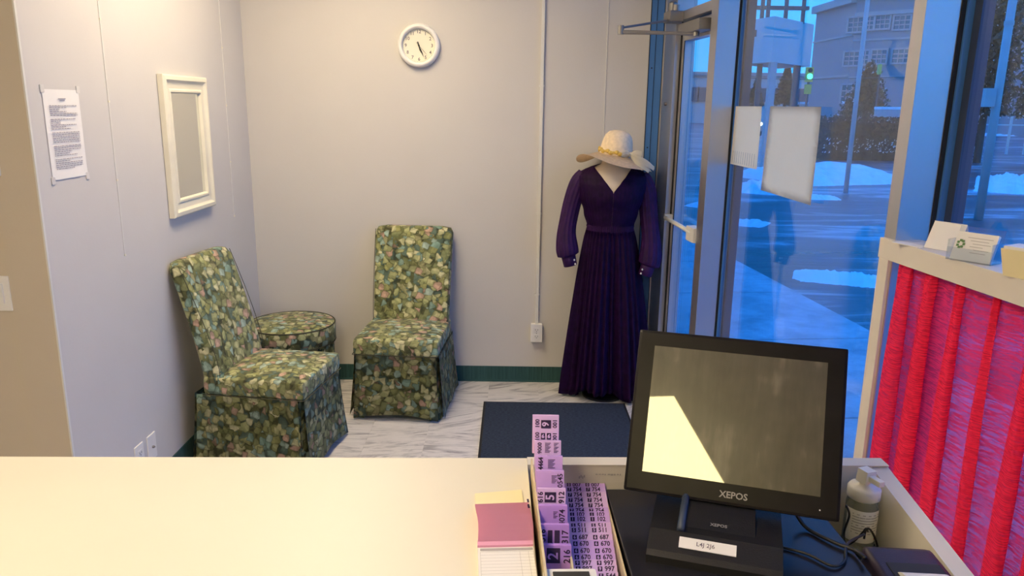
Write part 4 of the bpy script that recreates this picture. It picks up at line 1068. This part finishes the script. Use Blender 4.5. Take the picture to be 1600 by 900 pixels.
def spruce(px, ptop, pbot, Y, wpx, label, seed, snowy=0.0, bare=False):
    rr = random.Random(seed); B_ = aty(px, pbot, Y); T = aty(px, ptop, Y); H = T.z-B_.z; B_.z = T.z-H; w = wpx/FPX*Y*1.0
    z0 = min(B_.z, GZ); 
    t = thing('bare_tree' if bare else 'spruce_tree', label, 'tree', (B_.x, Y, GZ)); off = B_.z-GZ
    b = bmesh.new(); tube(b, [(0, 0, 0), (0, 0, off+H*.5), (0, 0, off+H*.95)], [w*.05+.05, w*.035+.03, .02], 8); obj('trunk', b, M['bark'], t)
    b = bmesh.new(); bs_ = bmesh.new()
    if bare:
        for k in range(70):
            z = off+H*rr.uniform(.12, .95); a = rr.uniform(0, 2*PI); L = w*.5*rr.uniform(.4, 1)*(1-.3*(z-off)/H)
            tube(b, [(0, 0, z), (L*.5*math.cos(a), L*.5*math.sin(a), z+L*.35), (L*math.cos(a), L*math.sin(a), z+L*.6)], [.05, .03, .012], 5)
        leafy(b, 5200, lambda r: (lambda a, q_, z: (q_*math.cos(a), q_*math.sin(a), z))(r.uniform(0, 2*PI), w*.52*r.random()**.5, off+H*(.06+.94*r.random())), .13, rr)
        leafy(bs_, int(1800*snowy), lambda r: (lambda a, q_, z: (q_*math.cos(a), q_*math.sin(a), z))(r.uniform(0, 2*PI), w*.54*r.random()**.4, off+H*(.03+.9*r.random())), .04, rr)
    else:
        n = 17
        for k in range(n):
            v = k/n; z = off+H*(.05+.93*v); rad = w*.55*(1-v)**.8+.05
            for m_ in range(14):
                a = rr.uniform(0, 2*PI); L = rad*rr.uniform(.8, 1.15)
                leafy(b, 24, lambda r: (lambda s: (L*s*math.cos(a)+r.gauss(0, .06)*w*.3, L*s*math.sin(a)+r.gauss(0, .06)*w*.3, z-s*L*.25+r.gauss(0, .04)*w))(r.random()), .022*w+.05, rr)
                if rr.random() < snowy: leafy(bs_, 4, lambda r: (L*.9*math.cos(a), L*.9*math.sin(a), z-.2*L+.05), .05*w, rr)
    obj('foliage', b, M['needles'], t, False, False)
    if snowy: obj('snow_clumps', bs_, M['snow'], t, False, False)
    else: bs_.free()
    return t
spruce(1352, 98, 176, 44, 78, 'broad dark spruce in front of the stone building', 21, .1)
spruce(1226, 103, 162, 46, 36, 'slim dark spruce behind the pylon sign', 22)
spruce(1180, 120, 165, 60, 22, 'small distant spruce left of the pylon sign posts', 25)
spruce(1535, -80, 195, 28, 72, 'tall dark bare tree near the mullion in the right window', 23, .35, True)
spruce(1622, -30, 198, 30, 64, 'second tall bare tree behind the pale pole in the right window', 24, .35, True)
spruce(1502, 60, 196, 26, 34, 'narrower bare tree close to the mullion in the right window', 26, .3, True)

# stone building across the road
def px_poly(pts, Y): return [aty(x, y, Y) for x, y in pts]
bd = thing('stone_building', 'large stone building with rows of windows across the road', 'building', (0, 0, 0))
F0 = aty(1262, 160, 74); F1 = aty(1322, 160, 66); F2 = aty(1440, 160, 62); F3 = aty(1900, 160, 58)
def zat(y, Y, x): return aty(x, y, Y).z
roofL = zat(20, 74, 1262); roofM = zat(2, 66, 1322)
def seg_wall(nm, A, B_, h, th=3):
    b = bmesh.new(); d = (B_-A); n_ = Vector((-d.y, d.x, 0)).normalized()*th
    if n_.y < 0: n_ = -n_
    prism(b, [(A.x, A.y), (B_.x, B_.y), (B_.x+n_.x, B_.y+n_.y), (A.x+n_.x, A.y+n_.y)], GZ, h); return obj(nm, b, M['stone'], bd)
seg_wall('wall', F0, F1, roofL); seg_wall('wall', F1, F2, roofM+.3); seg_wall('wall', F2, F3, roofM+.6)
def band(A, B_, z0, z1, out=.25):
    b = bmesh.new(); d = (B_-A); n_ = Vector((-d.y, d.x, 0)).normalized()
    if n_.y < 0: n_ = -n_
    p = [A-n_*out, B_-n_*out, B_+n_*.2, A+n_*.2]; prism(b, [(q_.x, q_.y) for q_ in p], z0, z1); return obj('cornice', b, M['stone_trim'], bd)
band(F0, F1, roofL-.1, roofL+.5, .5); band(F1, F2, roofM+.2, roofM+.9, .5); band(F2, F3, roofM+.5, roofM+1.2, .5)
band(F1, F2, roofM-1.2, roofM-.9); 
for yy in (62, 122):
    band(F0, F1, zat(yy, 70, 1300), zat(yy, 70, 1300)+.15, .1); band(F1, F2, zat(yy, 64, 1380), zat(yy, 64, 1380)+.15, .1)
def facade_window(A, B_, x0, x1, y0, y1, cols=3, rws=3):
    d = (B_-A); d.z = 0; n_ = Vector((-d.y, d.x, 0)).normalized()
    if n_.y > 0: n_ = -n_
    def hit(px, py): r_ = ray(px, py); return CAM+r_*((A-CAM).dot(n_)/r_.dot(n_))
    L_ = hit(x0, y1); R_ = hit(x1, y1); zt = hit(x0, y0).z; ax = (R_-L_); ax.z = 0; wdt = ax.length; ax.normalize()
    mx = Matrix(((ax.x, -n_.x, 0, L_.x), (ax.y, -n_.y, 0, L_.y), (0, 0, 1, L_.z), (0, 0, 0, 1)))
    H = zt-L_.z; b = bmesh.new(); e = .14
    for a in ((-e, 0, -.15, .1, -e, H+e), (wdt, wdt+e, -.15, .1, -e, H+e), (0, wdt, -.15, .1, H, H+e), (0, wdt, -.2, .1, -e, 0)): box(b, *a)
    for k in range(1, cols): box(b, wdt*k/cols-.04, wdt*k/cols+.04, -.10, .05, 0, H)
    for k in range(1, rws): box(b, 0, wdt, -.10, .05, H*k/rws-.04, H*k/rws+.04)
    fr_ = obj('window', b, M['stone_trim'], bd); fr_.matrix_local = mx
    p_ = obj('pane', bx(0, wdt, -.04, .0, 0, H), M['far_glass'], fr_)
for (x0, x1, y0, y1) in ((1325, 1347, 29, 50), (1352, 1364, 27, 46), (1368, 1389, 25, 45), (1397, 1421, 26, 46), (1319, 1341, 82, 102), (1345, 1356, 80, 100), (1362, 1384, 79, 99), (1394, 1420, 78, 98)):
    facade_window(F1, F2, x0, x1, y0, y1, 3 if x1-x0 > 15 else 2, 3)
for (x0, x1, y0, y1) in ((1512, 1530, 24, 48), (1548, 1570, 22, 48), (1592, 1612, 20, 46)): facade_window(F2, F3, x0, x1, y0, y1)
facade_window(F1, F2, 1314, 1328, 133, 160, 2, 3)
# low distant block left of the stone building
A = aty(1020, 165, 95); B_ = aty(1275, 165, 95)
fb = thing('distant_block', 'low pale block far behind the pylon sign', 'building', (0, 0, 0))
obj('wall', bx(A.x, B_.x, 95, 99, GZ, aty(1150, 116, 95).z), M['sign_face'], fb)
for k in range(9):
    x = lerp(A.x, B_.x, (k+.4)/9); f_ = obj('window', bx(x, x+2.4, 94.8, 95, 2.4, 4.2), M['stone_trim'], fb); obj('pane', bx(x+.15, x+2.25, 94.75, 94.85, 2.5, 4.1), M['far_glass'], f_)
b = bmesh.new(); box(b, A.x, B_.x, 94.4, 95, aty(1150, 116, 95).z-.2, aty(1150, 116, 95).z+.2); obj('roof_edge', b, M['stone_trim'], fb)

# pylon sign
SY = 24.0
c0_ = aty(1208, 60, SY); r0 = aty(1270, 60, SY+2.2); l0 = aty(1158, 60, SY+1.6); zt = aty(1208, 25, SY).z; zb = aty(1208, 97, SY).z
ps = thing('pylon_sign', 'boxy pylon sign on steel posts in the lot', 'sign', (c0_.x, c0_.y, GZ))
def rel(P): return Vector((P.x-c0_.x, P.y-c0_.y, 0))
b = bmesh.new(); prism(b, [(0, 0), tuple(rel(r0)[:2]), tuple((rel(r0)+rel(l0)*1.0)[:2]), tuple(rel(l0)[:2])], zb-GZ, zt-GZ); obj('sign_box', b, M['sign_face'], ps)
for (x, y0, y1, Y, w) in ((1208, 97, 168, SY+.2, .10), (1188, 95, 168, SY+1.2, .07), (1246, 100, 168, SY+1.8, .09), (1166, 95, 168, SY+1.8, .07)):
    P = aty(x, y0, Y); obj('post', bx(P.x-c0_.x-w, P.x-c0_.x+w, Y-c0_.y-w, Y-c0_.y+w, 0, P.z-GZ), M['sign_dark'] if x != 1208 else M['pole'], ps)
for (x, Y) in ((1190, SY+1), (1199, SY+.6), (1227, SY+1), (1254, SY+1.6)):
    P = aty(x, 30, Y); obj('upright', bx(P.x-c0_.x-.05, P.x-c0_.x+.05, Y-c0_.y-.05, Y-c0_.y+.05, zt-GZ-.05, aty(x, -30, Y).z-GZ), M['sign_dark'], ps)
P0 = aty(1160, 12, SY+1.6); P1 = aty(1264, 4, SY+1.6)
obj('cross_rail', bx(P0.x-c0_.x, P1.x-c0_.x, 1.5, 1.7, P0.z-GZ-.05, P0.z-GZ+.06), M['sign_dark'], ps)
obj('cross_rail', bx(P0.x-c0_.x, P1.x-c0_.x, 1.5, 1.7, aty(1160, -15, SY+1.6).z-GZ, aty(1160, -15, SY+1.6).z-GZ+.1), M['sign_dark'], ps)
H1 = aty(1174, 47, SY+.9); obj('hanging_board', bx(H1.x-c0_.x, H1.x-c0_.x+.55, .82, .86, H1.z-GZ-.2, H1.z-GZ), M['sign_dark'], ps)

# street furniture
def polething(name, label, px, pyt, pyb, Y, r, m='pole', cat='pole', pxb=None, to_ground=True):
    T = aty(px, pyt, Y); t = thing(name, label, cat, (T.x, Y, GZ)); b = bmesh.new(); tube(b, [(0, 0, 0), (0, 0, T.z-GZ)], [r*1.15, r], 12); obj('shaft', b, M[m], t, True); return t, T
polething('light_pole', 'slim pole standing before the stone building', 1363, -60, 185, 17, .045)
t, T = polething('light_pole', 'thick pale pole with a control box in the right window', 1592, -60, 250, 13, .062)
P = aty(1566, 152, 13); obj('control_box', bx(-.24, -.07, -.08, .08, P.z-GZ-.16, P.z-GZ+.14, bev=.01), M['pole'], t)
P = aty(1590, 36, 13); obj('pole_band', (lambda b: (lathe(b, [(.075, P.z-GZ-.04), (.075, P.z-GZ+.03)], 14), b)[1])(bmesh.new()), M['pole'], t)
T = aty(1265.5, 105, 44)
t = thing('traffic_light', 'traffic signal showing green beyond the pylon sign', 'traffic light', (T.x, 44, GZ)); Bz = aty(1265, 128, 44).z
obj('housing', bx(-.19, .19, -.12, .12, Bz-GZ, T.z-GZ, bev=.02), M['yellow_signal'], t)
b = bmesh.new(); lathe(b, [(.15, 0), (.15, .03), (.10, .06)], 20, capt=True); o = obj('green_lens', b, M['lamp_green'], t, True); o.location = (0, -.12, aty(1265, 119.5, 44).z-GZ); o.rotation_euler = (R(90), 0, 0)
b = bmesh.new(); lathe(b, [(.12, 0), (.12, .03)], 20); o = obj('dark_lens', b, M['slot'], t); o.location = (0, -.12, aty(1265, 110, 44).z-GZ); o.rotation_euler = (R(90), 0, 0)
obj('walk_signal', bx(-.17, .17, -.1, .1, aty(1265, 147, 44).z-GZ, aty(1265, 132, 44).z-GZ, bev=.02), M['yellow_signal'], t)
b = bmesh.new(); tube(b, [(.0, .0, 0), (.0, .0, Bz-GZ)], .07, 8); obj('post', b, M['sign_dark'], t)
T = aty(1349, 101, 44)
t = thing('traffic_light', 'yellow backed traffic signal beside the broad spruce', 'traffic light', (T.x, 42, GZ)); 
T = aty(1349, 100, 42); Bz = aty(1349, 116, 42).z
obj('housing', bx(-.07, .07, -.12, .12, Bz-GZ, T.z-GZ, bev=.02), M['yellow_signal'], t); b = bmesh.new(); tube(b, [(.1, .1, 0), (.1, .1, T.z-GZ)], .05, 8); obj('post', b, M['sign_dark'], t)
T = aty(1235, 126, 50); t = thing('street_lamp', 'lit orange street lamp beside the slim spruce', 'street lamp', (T.x, 50, GZ))
b = bmesh.new(); tube(b, [(0, 0, 0), (0, 0, T.z-GZ)], .05, 8); obj('post', b, M['sign_dark'], t)
b = bmesh.new(); bmesh.ops.create_uvsphere(b, u_segments=14, v_segments=8, radius=.18, matrix=Matrix.Diagonal((1.4, 1, .6, 1))); o = obj('lamp_head', b, M['lamp_orange'], t, True); o.location = (0, 0, T.z-GZ)
# overhead line
P0 = aty(1100, 121, 40); P1 = aty(1420, 120, 40); b = bmesh.new(); tube(b, [P0+Vector((-14, 0, .1)), P0, (P0+P1)/2-Vector((0, 0, .12)), P1, P1+Vector((30, 0, .3))], .018, 5)
tag(obj('power_line', b, M['sign_dark']), 'thin overhead wire crossing in front of the far buildings', 'wire')
# far car with headlights
P = aty(1178, 152, 52); t = thing('far_car', 'distant car facing this way with white headlights on', 'car', (P.x, 52, GZ))
b = bmesh.new(); prism(b, [(-.85, .35), (.85, .35), (.88, .95), (.62, 1.0), (.52, 1.5), (-.52, 1.5), (-.62, 1.0), (-.88, .95)], 0, 3.8, 'y'); obj('body', b, M['car'], t)
for s in (-1, 1):
    for yy in (.7, 3.0):
        b = bmesh.new(); lathe(b, [(.34, -.1), (.34, .1)], 16); o = obj('wheel', b, M['slot'], t); o.location = (s*.75, yy, .34); o.rotation_euler = (0, R(90), 0)
    b = bmesh.new(); bmesh.ops.create_uvsphere(b, u_segments=10, v_segments=6, radius=.11); o = obj('headlight', b, M['headlight'], t); o.location = (s*.6, -.03, .82)
# snow covered low wall / parked van right of the spruce
for (x0, x1, y0, y1, Y, lb_) in ((1378, 1410, 168, 178, 40, 'snow covered low box right of the broad spruce'), (1236, 1262, 160, 166, 48, 'snow covered low box under the traffic signal')):
    A = aty(x0, y0, Y); B_ = aty(x1, y1, Y); t = thing('utility_box', lb_, 'box', ((A.x+B_.x)/2, Y, GZ)); w = abs(B_.x-A.x)/2
    obj('cabinet', bx(-w, w, 0, .8, 0, A.z-GZ-.1), M['pole'], t); obj('snow_cap', bx(-w-.02, w+.02, -.03, .83, A.z-GZ-.1, A.z-GZ+.04, bev=.03), M['snow'], t)
# railing with posts across the road, right window
RA = aty(1500, 176, 34); RB = aty(1720, 176, 34)
t = thing('road_railing', 'low railing along the far side of the road in the right window', 'railing', (RA.x, 34, GZ)); L_ = RB.x-RA.x
zr = RA.z-GZ
for z in (zr, zr*.72): obj('rail', bx(0, L_, -.03, .03, z-.03, z+.03), M['sign_face'], t)
for k in range(9): obj('post', bx(L_*k/8-.04, L_*k/8+.04, -.04, .04, 0, zr), M['sign_face'], t)

for o in list(C.objects):
    if o.type == 'MESH' and o.parent and any(k in o.name for k in ('print', 'boxed_digit', 'form_lines', 'pencil_mark', 'numerals', 'slots', 'staples')): o['kind'] = 'stuff'
